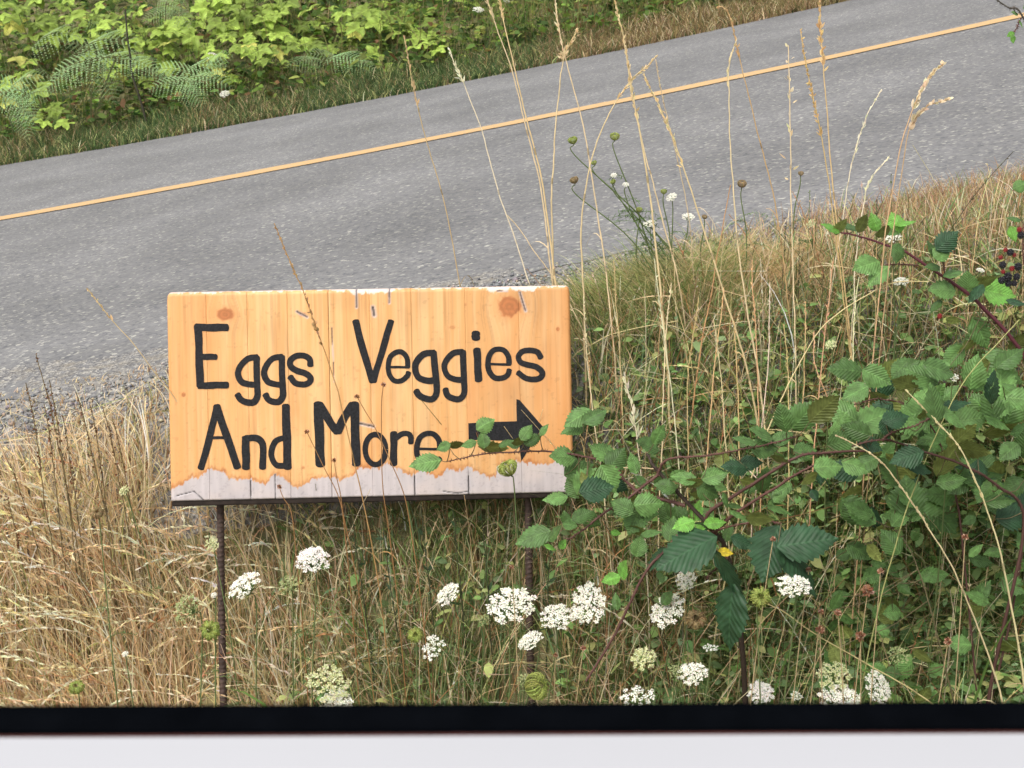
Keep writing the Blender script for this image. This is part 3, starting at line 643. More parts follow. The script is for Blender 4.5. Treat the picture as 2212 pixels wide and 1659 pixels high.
# mixed grass in the middle and on the right
a = Acc(); B = bank_pts(R, 34000, -1.2, 1.75, 2.2, 3.42); u, v = scr(B)
p = sm(380, 850, u) * .95 * (1 - .45 * sm(1500, 2000, u) * sm(900, 1200, v)); B = clear(kept(B, p, R), R); u, v = scr(B)
dry = .36 - .20 * sm(1300, 2000, u) * sm(800, 1200, v) + .22 * sm(1800, 2200, u) * (1 - sm(500, 700, v)) + .14 * (1 - sm(500, 1000, u))
cA = np.where((R.rand(len(B)) < dry)[:, None], pal(R, len(B), [(4, STRAW), (2, GOLD), (3, PALE), (2, BROWN), (1.2, RUST)], .2), pal(R, len(B), [(4, GRN), (3, DGRN), (2, YGRN), (3, BGRN)], .22))
h = cap(B, R.uniform(.08, .36, len(B)), R)
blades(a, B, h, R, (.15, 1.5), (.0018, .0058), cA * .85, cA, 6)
link('meadow_grass', a.mesh('meadow_grass', M_GRASS), kind='stuff', label='mixed green and straw grass behind and right of the sign', category='grass')
# flat and fallen straws lying crosswise in the meadow
a = Acc(); N = 3000; B = clear(bank_pts(R, N, -1.5, 1.7, 2.4, 3.3), R, 70, .08); u, v = scr(B); B = B[~((u > 330) & (u < 1260) & (v < 1180) & (B[:, 1] < 2.97))]; B = B[~((scr(B)[0] > 300) & (scr(B)[0] < 1300) & (B[:, 1] >= 2.9))]; N = len(B); B[:, 2] += R.uniform(.02, .22, N); B[:, 2] -= .1 * sm(3.1, 3.3, B[:, 1])
ph = R.choice([0., math.pi], N) + R.normal(0, .55, N); el = R.normal(.25, .45, N); L = R.uniform(.05, .20, N)
D = np.stack([np.cos(ph) * np.cos(el), np.sin(ph) * np.cos(el) * .5, np.sin(el)], 1); tt = np.linspace(0, 1, 6)
PP = B[:, None] + D[:, None] * (L[:, None] * tt)[..., None]; PP[..., 2] -= L[:, None] * R.uniform(-.1, .5, N)[:, None] * tt ** 2.5
c = pal(R, N, [(3, PALE), (3, STRAW), (2, GOLD), (1, RUST), (1.5, YGRN)], .18); W = R.uniform(.0012, .0032, N)[:, None] * (1 - .8 * tt ** 2)
ribbons(a, PP, np.stack([R.normal(0, .4, N), R.normal(0, .4, N), np.ones(N)], 1) / 1.15, W, np.repeat(c[:, None], 6, 1))
link('fallen_straw', a.mesh('fallen_straw', M_GRASS), kind='stuff', label='fallen dry straws lying crosswise in the grass', category='dry grass')
# upright thin stems with small seed tops
a = Acc(); B = bank_pts(R, 1500, -.9, 1.6, 2.4, 3.35); u, v = scr(B); B = clear(kept(B, sm(450, 800, u) * (1 - .6 * sm(1650, 2000, u) * sm(800, 1100, v)), R), R)
hc = cap(B, R.uniform(.2, .5, len(B)), R, 1.15)
for b, hh in zip(B, hc):
    t = np.linspace(0, 1, 7); ph = R.uniform(0, 6.28); bend = R.uniform(0, .6); P = b + np.array([math.cos(ph), math.sin(ph) * .5, 0])[None] * (hh * bend * t ** 1.8)[:, None]; P[:, 2] += hh * t
    c = pal(R, 1, [(3, STRAW), (2, PALE), (2, RUST), (2, (.16, .19, .07)), (1.5, (.10, .09, .045))], .15)[0]
    tube(a, P, np.linspace(.0013, .0007, 7), c, 3)
    if R.rand() < .6: plume(a, R, P, .7, 9, .010, .0026, .35, lambda k: pal(R, k, [(1, tuple(np.clip(c * 1.1, 0, .8)))], .1), .004)
link('grass_stems', a.mesh('grass_stems', M_GRASS), kind='stuff', label='thin upright grass stems crowding behind the sign', category='grass')

# leafy herbs low among the grass (small leaves nobody could count)
a = Acc(); B = bank_pts(R, 26000, -.6, 1.6, 2.3, 3.25); u, v = scr(B); p = .16 * sm(500, 1100, u) + .28 * sm(1230, 1500, u) + .7 * sm(1500, 2000, u) * sm(950, 1200, v) + .2 * sm(1250, 1600, u); B = clear(kept(B, p, R), R); N = len(B); u, v = scr(B)
B[:, 2] += R.uniform(.01, .22, N) * (.5 + .5 * sm(900, 1200, v)); ph = R.uniform(0, 6.28, N); D = np.stack([np.cos(ph), np.sin(ph), R.uniform(-.3, .5, N)], 1); D /= np.linalg.norm(D, axis=1)[:, None]
sd_ = np.cross(D, np.array([0, 0, 1.]) + R.normal(0, .35, (N, 3))); sd_ /= np.linalg.norm(sd_, axis=1)[:, None]
ln = R.uniform(.012, .040, N); t = np.array([0, .25, .55, .8, 1.]); pr = np.array([.1, .8, 1, .6, .04])
PP = B[:, None] + D[:, None] * (ln[:, None] * t)[..., None]; PP[..., 2] -= (ln[:, None] * .35 * t ** 2)
c = pal(R, N, [(4, (.23, .36, .12)), (2.2, (.15, .25, .09)), (2, YGRN), (2.5, (.27, .39, .18))], .25)
ribbons(a, PP, sd_, ln[:, None] * .62 * pr[None], np.repeat(c[:, None], 5, 1)); link('ground_cover', a.mesh('ground_cover', M_GRASS), kind='stuff', label='small green leaves of ground cover low on the right bank', category='ground cover')

# fine green tussock grass right of the sign by the road edge
a = Acc(); 
for (cu, cv, nb, hh, g) in [(1300, 640, 900, .11, 0), (1370, 610, 1100, .13, 0), (1450, 585, 1300, .14, 0), (1530, 565, 1300, .13, .3), (1600, 560, 900, .12, .5), (1400, 660, 800, .10, .1), (1500, 640, 1000, .12, .2), (1700, 540, 900, .10, .7), (1800, 500, 700, .09, .8), (1260, 690, 500, .1, .1)]:
    Y = 3.34; p0 = at(cu, cv, Y); c0 = np.array([p0[0], Y, 0]); N = nb
    B = np.stack([c0[0] + R.normal(0, .05, N), Y + R.normal(0, .05, N), np.zeros(N)], 1); B[:, 2] = ground(B[:, 0], B[:, 1]) - .005
    cA = np.where((R.rand(N) < g + .22)[:, None], pal(R, N, [(2, STRAW), (1, GOLD)]), pal(R, N, [(4, GRN), (2, YGRN), (1.2, DGRN), (1, (.3, .27, .09))], .2))
    dx = B[:, 0] - c0[0]; blades(a, B, R.uniform(.6, 1.35, N) * hh, R, (.5, 1.4), (.0014, .0028), cA * .75, cA * 1.1, 6, lean=np.where(dx > 0, .1, 3.0), lsd=.8)
link('tussock_grass', a.mesh('tussock_grass', M_GRASS), kind='stuff', label='fine green tussocks between sign and road edge', category='grass')
# cut red-brown grass at the right road edge
a = Acc(); N = 14000; B = np.stack([R.uniform(.45, 1.9, N), R.uniform(3.12, 3.66, N), np.zeros(N)], 1); B[:, 2] = ground(B[:, 0], B[:, 1]) - .004
B = kept(B, .25 + .75 * sm(.6, 1.1, B[:, 0]), R)
c = pal(R, len(B), [(4, (.52, .33, .18)), (2, STRAW), (2, (.4, .25, .15)), (1.6, GRN)], .2); blades(a, B, R.uniform(.03, .10, len(B)), R, (.2, 1.2), (.0015, .003), c * .8, c, 4)
link('mown_grass', a.mesh('mown_grass', M_GRASS), kind='stuff', label='short tawny mown grass at the right road edge', category='grass')

# ------------------------------------------------------------------ far verge
R = rs(20); a = Acc(); N = 46000
B = np.stack([R.uniform(-5.2, 4.5, N), 10.28 + np.abs(R.normal(0, .55, N)), np.zeros(N)], 1); B[:, 1] = np.minimum(B[:, 1], 12.6); B[:, 2] = ground(B[:, 0], B[:, 1]) - .01
br = sm(-.6, 1.6, B[:, 0]) * .75 + .2 * (np.sin(B[:, 0] * 2.3) > .5) + .12 + .3 * sm(-3, -4.4, B[:, 0])
cA = np.where((R.rand(N) < br)[:, None], pal(R, N, [(3, (.30, .23, .10)), (2, (.26, .17, .09)), (1, STRAW)], .25), pal(R, N, [(4, (.07, .115, .04)), (3, (.11, .17, .055)), (1, YGRN)], .25))
h = R.uniform(.07, .24, N) * (.5 + .5 * sm(10.3, 10.8, B[:, 1])); blades(a, B, h, R, (.2, 1.1), (.005, .010), cA * .7, cA, 4)
link('far_verge_grass', a.mesh('far_verge_grass', M_GRASS), kind='stuff', label='dark green and brown grass along the far road edge', category='grass')
a = Acc(); N = 30000
B = np.stack([R.uniform(-6, 3.5, N), R.uniform(11.1, 15.5, N), np.zeros(N)], 1); B[:, 2] = ground(B[:, 0], B[:, 1]) + R.uniform(0, .22, N)
c = pal(R, N, [(3, (.10, .17, .04)), (3, (.17, .27, .05)), (2, (.05, .085, .025)), (1.5, (.28, .32, .08)), (.7, (.2, .11, .05))], .3)
ph = R.uniform(0, 6.28, N); D = np.stack([np.cos(ph), np.sin(ph), R.uniform(-.4, .5, N)], 1); sd_ = np.cross(D, np.array([0, 0, 1.]) + R.normal(0, .5, (N, 3))); sd_ /= np.linalg.norm(sd_, axis=1)[:, None]
ln = R.uniform(.03, .10, N); PP = B[:, None] + D[:, None] * (ln[:, None] * t)[..., None]; PP[..., 2] -= ln[:, None] * .3 * t ** 2
ribbons(a, PP, sd_, ln[:, None] * .6 * pr[None], np.repeat(c[:, None], 5, 1))
link('hillside_undergrowth', a.mesh('hillside_undergrowth', M_GRASS), kind='stuff', label='mixed leafy undergrowth covering the far hillside', category='undergrowth')
a = Acc(); N = 9000
B = np.stack([R.uniform(-5.5, 3.2, N), R.uniform(11.2, 13.5, N), np.zeros(N)], 1); B[:, 2] = ground(B[:, 0], B[:, 1])
B = kept(B, .3 + .6 * sm(-1, .5, B[:, 0]), R)
c = pal(R, len(B), [(2, (.22, .24, .07)), (2, (.3, .24, .1)), (2, (.12, .19, .045))], .25); blades(a, B, R.uniform(.25, .6, len(B)), R, (.1, .8), (.004, .009), c * .7, c, 5)
link('hillside_grass', a.mesh('hillside_grass', M_GRASS), kind='stuff', label='taller yellow green grass on the far hillside', category='grass')

# ------------------------------------------------------------------ leaves
def leaf_mesh(name, m, seed, ratio=.68, teeth=13, curl=.12, fold=.18):
    """unit-length serrated leaf with a folded midrib and pleated sides, along +X, face up +Z"""
    R = rs(seed); nx = teeth * 2 + 1; xs_ = np.linspace(0, 1, nx)
    wv = np.sin(np.pi * xs_ ** .72) ** .8 * .5 * ratio * (1 - .12 * xs_ - .45 * xs_ ** 4); wv[0] = .012; wv[-1] = .004
    V = []; nr = 4
    for i, x in enumerate(xs_):
        for s in (-1, 1):
            for k in range(1, nr):
                f = k / (nr - 1); ww = wv[i] * f
                if k == nr - 1 and 0 < i < nx - 1: ww *= (1.12 if i % 2 else .90) * (1 + R.normal(0, .02))
                xx = x + (.045 if k == nr - 1 and i % 2 else 0) * (1 - x) + .05 * f * np.sin(np.pi * x)
                z = fold * ww * (1 - .6 * f) * 1.2 + .014 * np.sin(i * np.pi * .5 + .4) * f - curl * x * x * .8 - curl * .9 * f * f * wv[i] + .03 * np.sin(3 * x + seed) * s * f
                V.append((xx, s * ww, z))
        V.append((x, 0, -curl * x * x * .8))
    V = np.array(V); st = 2 * (nr - 1) + 1; F = []
    # order across: left outer..inner, mid, right inner..outer
    order = [2, 1, 0, 6, 3, 4, 5]
    for i in range(nx - 1):
        for q in range(6):
            a_, b_ = order[q], order[q + 1]; F.append((i * st + a_, (i + 1) * st + a_, (i + 1) * st + b_, i * st + b_))
    F = np.array(F)
    # face upward
    return mesh_np(name, V, F[:, ::-1] if np.cross(V[F[60][1]] - V[F[60][0]], V[F[60][2]] - V[F[60][0]])[2] < 0 else F, m)
LM = {k: [leaf_mesh('leaf', m, s * 3 + 1, r, tt, c_) for s, (r, tt, c_) in enumerate([(.80, 9, .14), (.70, 10, .28), (.90, 8, .10), (.66, 10, .20), (.84, 9, .35)])] for k, m in
      (('n', M_LEAF), ('d', M_DARK), ('b', M_BRIGHT), ('y', M_YEL))}
def place_leaf(parent, base, P, d, nrm, ln, kind, R, name='leaf', meshes=None, wide=1.0):
    d = Vector(d).normalized(); n = Vector(nrm); n = (n - n.dot(d) * d).normalized(); s = n.cross(d)
    M = Matrix(((d.x * ln, s.x * ln * wide, n.x * ln, P[0] - base[0]), (d.y * ln, s.y * ln * wide, n.y * ln, P[1] - base[1]), (d.z * ln, s.z * ln * wide, n.z * ln, P[2] - base[2]), (0, 0, 0, 1)))
    ms = meshes or LM[kind]
    o = link(name, ms[R.randint(len(ms))], parent); o.matrix_local = M
    return o
CANE = np.array([.115, .055, .045]); CGRN = np.array([.11, .13, .05])
def bramble(label, canes, leaves, base, seed, group=None, extra=None):
    """canes: list of (points [(u,v,Y)], r0, r1, colour, n_auto); leaves: list of (u,v,len_px,angle,kind[,tilt])"""
    R = rs(seed); root = thing('bramble', label, 'bramble', base, group)
    paths = []; objs = []; accs = []
    for pts, r0, r1, col in canes:
        P = catmull([at(*p) if len(p) == 3 else np.array(p[:3]) for p in pts], 8); P = P + np.cumsum(R.normal(0, .0006, P.shape), 0)
        a_ = Acc(); tube(a_, P, np.linspace(r0, r1, len(P)), col, 7)
        # thorns
        T = np.gradient(P, axis=0)
        for i in range(1, len(P) - 1):
            for _ in range(3):
                f = R.rand(); p = P[i] + T[i] * (f - .5); rr = r0 + (r1 - r0) * i / len(P); dd = R.normal(0, 1, 3); tn = T[i] / np.linalg.norm(T[i]); dd -= dd.dot(tn) * tn; dd /= np.linalg.norm(dd)
                s_ = np.cross(tn, dd); L = .0045; wv_ = .0012
                Vt = np.array([p + dd * rr * .8 + tn * wv_, p + dd * rr * .8 - tn * wv_, p + dd * rr * .8 + s_ * wv_, p + dd * (rr + L) - tn * .001])
                a_.add(Vt, np.array([[0, 1, 3], [1, 2, 3], [2, 0, 3]]), col * 1.5)
        paths.append(P); accs.append(a_)
    todo = []
    for lf in leaves:
        u_, v_, ln_, ang, kind = lf[:5]; Y = lf[5] if len(lf) > 5 else None
        # nearest cane in the picture gives the depth
        best = None
        for ci, P in enumerate(paths):
            pu, pv = scr(P); d2 = (pu - u_) ** 2 + (pv - v_) ** 2; i = int(np.argmin(d2))
            if best is None or d2[i] < best[0]: best = (d2[i], ci, i)
        _, ci, i = best; yy = (Y if Y else paths[ci][i][1] + R.uniform(-.05, .03)); 
        Pc = at(u_, v_, yy); dep = (Pc - CAM) @ FWD; L = ln_ * dep / FPX
        an_ = math.radians(ang); dimg = math.cos(an_) * RGT + math.sin(an_) * UPV
        d = dimg * .93 + np.array([0, -1, 0]) * R.uniform(-.1, .45) ; d /= np.linalg.norm(d)
        nr_ = np.array([0, -1, 0]) * R.uniform(.15, 1.0) + np.array([0, 0, 1]) * R.uniform(.4, 1.0) + RGT * R.normal(0, .55)
        if R.rand() < .16 and kind == 'n': nr_ = np.array([R.normal(0, .3), .75, .5])      # turned over: the paler underside shows
        Pb = Pc - d * L * .5
        todo.append((ci, Pb, d, nr_, L, kind))
        c0 = paths[ci][i]; dist = np.linalg.norm(c0 - Pb)
        if dist < .2:
            midp = (c0 + Pb) / 2 + np.array([0, 0, -.1 * dist]); tube(accs[ci], catmull([c0, midp, Pb + d * L * .02], 4), np.linspace(.0011, .0008, 9), (CANE + CGRN) * .6, 4)
    for ci, a_ in enumerate(accs):
        objs.append(link('cane', a_.mesh('cane', M_STEM, base), root))
    for (ci, Pb, d, nr_, L, kind) in todo: place_leaf(objs[ci], base, Pb, d, nr_, L, kind, R)
    if extra: extra(root, objs, R)
    return root, objs
def gbase(u_, v_, Y):
    p = at(u_, v_, Y); return np.array([p[0], Y, float(ground(p[0], Y))])

# bramble that reaches across the sign
b0 = gbase(1610, 1400, 2.62)
canes = [
    ([(1612, 1560, 2.60), (1602, 1359, 2.60), (1571, 1200, 2.62), (1543, 1154, 2.62), (1480, 1086, 2.64), (1421, 1022, 2.66), (1395, 985, 2.68)], .0062, .0030, np.array([.045, .03, .022])),
    ([(1480, 1093, 2.64), (1427, 1078, 2.66), (1380, 1068, 2.68), (1345, 1045, 2.70), (1312, 1006, 2.72), (1250, 989, 2.76), (1163, 979, 2.80), (1076, 979, 2.82), (1002, 989, 2.82), (950, 1001, 2.82)], .0036, .0010, CANE),
    ([(1425, 1021, 2.66), (1362, 1066, 2.66), (1300, 1105, 2.64), (1250, 1143, 2.62), (1200, 1167, 2.62)], .0032, .0012, CANE),
    ([(1543, 1154, 2.62), (1530, 1115, 2.6), (1593, 1072, 2.58), (1689, 1013, 2.55), (1752, 986, 2.55), (1880, 977, 2.56)], .0042, .0022, CANE * .8),
    ([(1543, 1154, 2.62), (1571, 1127, 2.6), (1650, 1075, 2.56), (1730, 1027, 2.52), (1790, 1000, 2.5)], .0036, .0018, CANE),
    ([(1475, 1150, 2.58), (1430, 1195, 2.56), (1389, 1236, 2.55), (1334, 1350, 2.55), (1262, 1470, 2.55)], .0030, .0024, CANE * .9),
    ([(1543, 1154, 2.62), (1500, 1165, 2.6), (1475, 1150, 2.58), (1490, 1120, 2.56)], .003, .0014, CANE),
    ([(1540, 1150, 2.6), (1600, 1132, 2.52), (1650, 1128, 2.48), (1690, 1135, 2.45)], .0016, .0011, CANE),
    ([(1571, 1200, 2.62), (1560, 1220, 2.55), (1530, 1235, 2.5), (1520, 1245, 2.48)], .0016, .0011, CANE),
    ([(1421, 1022, 2.66), (1440, 990, 2.64), (1500, 985, 2.62), (1560, 975, 2.6), (1640, 960, 2.58), (1720, 940, 2.56)], .0024, .0012, CANE),
]
lv = [(1048, 916, 46, 34, 'n'), (918, 998, 72, 182, 'n'), (958, 965, 34, 200, 'n'), (985, 957, 36, 20, 'n'), (1012, 958, 36, 190, 'n'), (1044, 950, 38, 100, 'n'), (1066, 964, 68, 5, 'n'), (1118, 952, 40, 170, 'n'), (1092, 956, 36, 30, 'n'), (1137, 934, 42, 55, 'n'),
      (1150, 950, 44, 30, 'n'), (1174, 928, 32, 60, 'n'), (1110, 958, 30, 170, 'n'),
      (1248, 900, 70, 200, 'n'), (1282, 895, 62, 38, 'n'), (1238, 925, 62, 185, 'n'), (1300, 975, 62, 150, 'n'), (1332, 990, 62, 55, 'n'), (1290, 1015, 55, 215, 'n'),
      (1238, 1052, 56, 120, 'n'), (1268, 1040, 78, 60, 'n'), (1250, 1012, 70, 25, 'n'), (1315, 1035, 70, -60, 'n'), (1200, 1072, 55, 175, 'n'), (1330, 1045, 60, -20, 'd'), (1290, 1055, 80, 10, 'd'), (1215, 985, 60, 170, 'n'),
      (1150, 1158, 84, 195, 'n'), (1198, 1150, 50, 60, 'n'), (1222, 1118, 32, 100, 'n'), (1258, 1112, 52, 25, 'n'), (1232, 1133, 36, 0, 'n'), (1190, 1182, 30, -20, 'b'), (1215, 1175, 26, 60, 'b'),
      (1345, 1095, 56, 150, 'n'), (1400, 1088, 66, 10, 'n'), (1370, 1128, 62, 240, 'n'), (1395, 1110, 50, 0, 'n'), (1440, 1048, 50, 160, 'n'), (1478, 1030, 60, 165, 'n'), (1370, 1000, 50, 100, 'n'), (1400, 960, 60, 150, 'n'), (1425, 940, 50, 60, 'n'),
      (1500, 1103, 48, 85, 'b'), (1545, 1128, 52, 8, 'b'), (1478, 1130, 50, 185, 'b'), (1513, 1152, 46, -55, 'b'),
      (1500, 1040, 50, 30, 'n'), (1545, 1025, 64, 20, 'n'), (1530, 1060, 55, -20, 'n'), (1560, 990, 50, 100, 'n'), (1590, 1005, 60, 160, 'd'), (1620, 1000, 55, 10, 'd'), (1600, 1110, 60, -15, 'n'), (1640, 1115, 60, 10, 'n'), (1570, 1080, 40, -60, 'n'),
      (1610, 950, 55, 160, 'n'), (1650, 965, 60, 10, 'n'), (1645, 935, 60, 150, 'n'), (1690, 945, 55, 30, 'n'), (1690, 905, 68, 110, 'n'), (1735, 900, 80, 55, 'n'), (1780, 880, 90, 50, 'n'), (1685, 990, 45, 0, 'n'), (1740, 970, 55, 10, 'n'), (1770, 1025, 48, -95, 'd'), (1745, 1030, 45, 200, 'n'), (1790, 1045, 40, -60, 'd'),
      (1790, 1005, 66, 10, 'n'), (1850, 1003, 64, -5, 'n'), (1820, 955, 70, 20, 'n'), (1880, 955, 60, -10, 'd'), (1760, 1070, 30, -60, 'd'),
      (1482, 1190, 150, 205, 'd', 2.5), (1420, 1205, 80, 220, 'd', 2.56), (1580, 1245, 130, -55, 'd', 2.46), (1572, 1335, 150, -100, 'd', 2.42), (1662, 1195, 130, -110, 'd', 2.44), (1745, 1170, 135, 12, 'd', 2.40), (1735, 1215, 150, -40, 'd', 2.42), (1605, 1170, 60, -20, 'd', 2.5),
      (1568, 1192, 34, -5, 'y', 2.5), (1330, 1300, 40, 100, 'n', 2.6), (1345, 1230, 50, 80, 'b', 2.62), (1320, 1250, 44, 190, 'b', 2.62), (1380, 1180, 50, 80, 'n', 2.64), (1405, 1150, 46, 20, 'n'), (1330, 1150, 24, 0, 'b', 2.66), (1440, 1290, 40, 60, 'n', 2.62)]
R_ = rs(77)
for k in range(30):
    lv.append((R_.uniform(1250, 1720), R_.uniform(1000, 1150), R_.uniform(36, 62), R_.uniform(-40, 220), 'n', R_.uniform(2.62, 2.85)))
bramble('large bramble with dark stem whose cane arches over the arrow of the sign', canes, lv, b0, 5, 'brambles on the near bank')

# dense bramble to the right
R_ = rs(78)
b1 = gbase(2080, 1400, 2.7)
canes = [
    ([(2120, 1600, 2.62), (2160, 1380, 2.62), (2212, 1127, 2.64), (2150, 1050, 2.62), (2071, 1004, 2.6), (1952, 963, 2.58), (1907, 950, 2.56), (1840, 965, 2.54)], .0040, .0014, CANE * .7),
    ([(2120, 1600, 2.7), (2090, 1300, 2.75), (2060, 1050, 2.8), (2000, 900, 2.8), (1900, 860, 2.8), (1820, 880, 2.78)], .0026, .0012, CANE * .8),
    ([(2120, 1600, 2.75), (2200, 1250, 2.8), (2230, 950, 2.85), (2150, 850, 2.85), (2050, 830, 2.85)], .0028, .0012, CANE * .8),
    ([(1907, 950, 2.56), (1930, 930, 2.55), (1980, 915, 2.54), (2010, 900, 2.53)], .0018, .0011, CANE),
    ([(2080, 1600, 2.6), (2020, 1350, 2.62), (1960, 1180, 2.66), (1880, 1120, 2.7)], .0018, .001, (CANE + CGRN) / 2),
]
lv = [(1900, 885, 70, 200, 'd'), (1935, 900, 62, 20, 'd'), (1915, 925, 50, -80, 'd'), (1960, 985, 78, 190, 'd'), (1985, 1000, 72, -10, 'd'), (1870, 1000, 60, 200, 'n'), (1850, 930, 70, 160, 'n'), (2020, 870, 90, 95, 'n'), (2060, 900, 80, -30, 'n'), (1990, 860, 60, 60, 'n'), (2100, 970, 80, 0, 'n'), (2160, 820, 90, 90, 'n'), (2190, 880, 80, 70, 'n'),
      (2180, 770, 80, 40, 'n'), (2150, 900, 50, 30, 'b'), (2130, 870, 40, 80, 'b'), (2120, 1020, 60, -80, 'd'), (2160, 1080, 70, 10, 'n'), (2070, 1050, 62, 200, 'n'), (1960, 1070, 90, 95, 'n'), (2030, 1070, 80, 170, 'n'), (2190, 1110, 80, 20, 'd')]
for k in range(92):
    lv.append((R_.uniform(1800, 2230), R_.uniform(790, 1120), R_.uniform(50, 92), R_.uniform(-50, 230), 'n' if R_.rand() < .93 else 'd', R_.uniform(2.6, 2.95)))
for k in range(64):
    lv.append((R_.uniform(1780, 2230), R_.uniform(1100, 1500), R_.uniform(34, 66), R_.uniform(-50, 230), 'n', R_.uniform(2.62, 2.9)))
bramble('dense green bramble thicket filling the right side below the berries', canes, lv, b1, 6, 'brambles on the near bank')

# upper right bramble with blackberries
b2 = gbase(2230, 1200, 2.95)
canes = [
    ([(2240, 1300, 2.95), (2250, 900, 2.95), (2212, 771, 2.95), (2116, 659, 2.95), (2069, 623, 2.95), (1977, 564, 2.95), (1926, 536, 2.95), (1858, 516, 2.95), (1799, 504, 2.95)], .0055, .0014, np.array([.12, .035, .045])),
    ([(1985, 572, 2.95), (1950, 572, 2.93), (1910, 575, 2.92), (1900, 590, 2.92)], .0016, .001, CANE),
    ([(2040, 600, 2.95), (2035, 570, 2.94), (2030, 545, 2.93)], .0016, .001, CANE),
    ([(2212, 771, 2.95), (2240, 700, 2.9), (2230, 600, 2.88), (2215, 560, 2.88), (2215, 480, 2.88)], .003, .0012, CANE),
]
lv = [(1795, 492, 46, 150, 'b'), (1815, 488, 44, 60, 'n'), (1835, 490, 42, 170, 'n'), (1862, 482, 46, 70, 'n'), (1890, 480, 44, 110, 'b'), (1905, 500, 44, 190, 'n'), (1935, 482, 50, 110, 'b'), (1955, 480, 48, 20, 'b'), (1925, 500, 42, -10, 'n'), (1872, 572, 70, 190, 'n'), (1895, 592, 60, 215, 'n'), (1942, 545, 46, -95, 'n'),
      (2015, 535, 42, 110, 'n'), (2045, 520, 60, 50, 'd'), (2035, 545, 46, 30, 'n'), (2015, 575, 40, 170, 'n'), (2060, 590, 46, 20, 'n'), (2035, 625, 62, 175, 'n'), (2090, 610, 54, 100, 'n'), (2105, 630, 50, 220, 'd'), (2160, 632, 72, -8, 'b'), (2125, 605, 60, 35, 'n'), (2195, 650, 44, 0, 'd'), (2020, 660, 40, 220, 'n'),
      (2060, 690, 34, 0, 'n'), (2120, 720, 80, -60, 'n'), (2090, 740, 80, 200, 'n'), (2150, 790, 90, 210, 'n'), (2185, 800, 80, -20, 'n'), (2190, 470, 36, 160, 'n'), (2188, 505, 36, -80, 'b'), (2060, 770, 70, 220, 'n'), (2020, 790, 70, 180, 'n'), (1960, 790, 60, 30, 'n'), (1915, 805, 80, 60, 'n'), (2200, 740, 60, 60, 'n'), (2205, 400, 36, 30, 'n')]
def berries(root, objs, R):
    ico = []
    for (bu, bv, br_, red) in [(2182, 545, 8, 0), (2172, 540, 5, 1), (2191, 551, 5, 1), (2166, 572, 8, 0), (2162, 556, 5, 1), (2199, 576, 9, 0), (2186, 580, 6, 1), (2164, 606, 8, 0), (2177, 598, 10, 0), (2178, 612, 8, 0), (2196, 598, 8, 0), (2191, 612, 7, 0), (2205, 508, 8, 0), (2202, 496, 6, 1), (2167, 587, 5, 1), (2030, 683, 6, 1)]:
        Y = 2.85; p = at(bu, bv, Y); r = br_ * Y / FPX; a_ = Acc()
        # druplets round a core
        th_ = np.arccos(1 - 2 * (np.arange(26) + .5) / 26); ph_ = np.pi * (1 + 5 ** .5) * np.arange(26)
        D = np.stack([np.cos(ph_) * np.sin(th_), np.sin(ph_) * np.sin(th_), np.cos(th_) * 1.15], 1)
        for d in D:
            a_.add(p + d * r * .75 + oct_ * r * .36, of, (0, 0, 0))
        a_.add(p + oct_ * r * .9, of, (0, 0, 0))
        link('blackberry', a_.mesh('blackberry', M_REDB if red else M_BERRY, b2), objs[3], **({'label': 'unripe red berry'} if red else {}))
        ap_ = Acc()
bramble('bramble with ripe blackberries and a red thorny cane at the right edge', canes, lv, b2, 7, 'brambles on the near bank', berries)
# twig in the top right corner
bt = gbase(2230, 700, 3.3)
canes = [([(2330, 900, 3.2), (2300, 300, 3.2), (2215, 45, 3.2), (2180, 20, 3.2), (2140, -8, 3.2)], .003, .0012, np.array([.07, .06, .05])), ([(2205, 38, 3.2), (2200, 55, 3.2), (2188, 70, 3.2)], .001, .0008, CANE)]
bramble('thin twig with small green leaves in the top right corner', canes, [(2184, 74, 22, 200, 'b'), (2188, 85, 18, -90, 'b'), (2192, 28, 18, 160, 'n'), (2206, 50, 20, -60, 'b'), (2222, 15, 24, 60, 'n')], bt, 8)

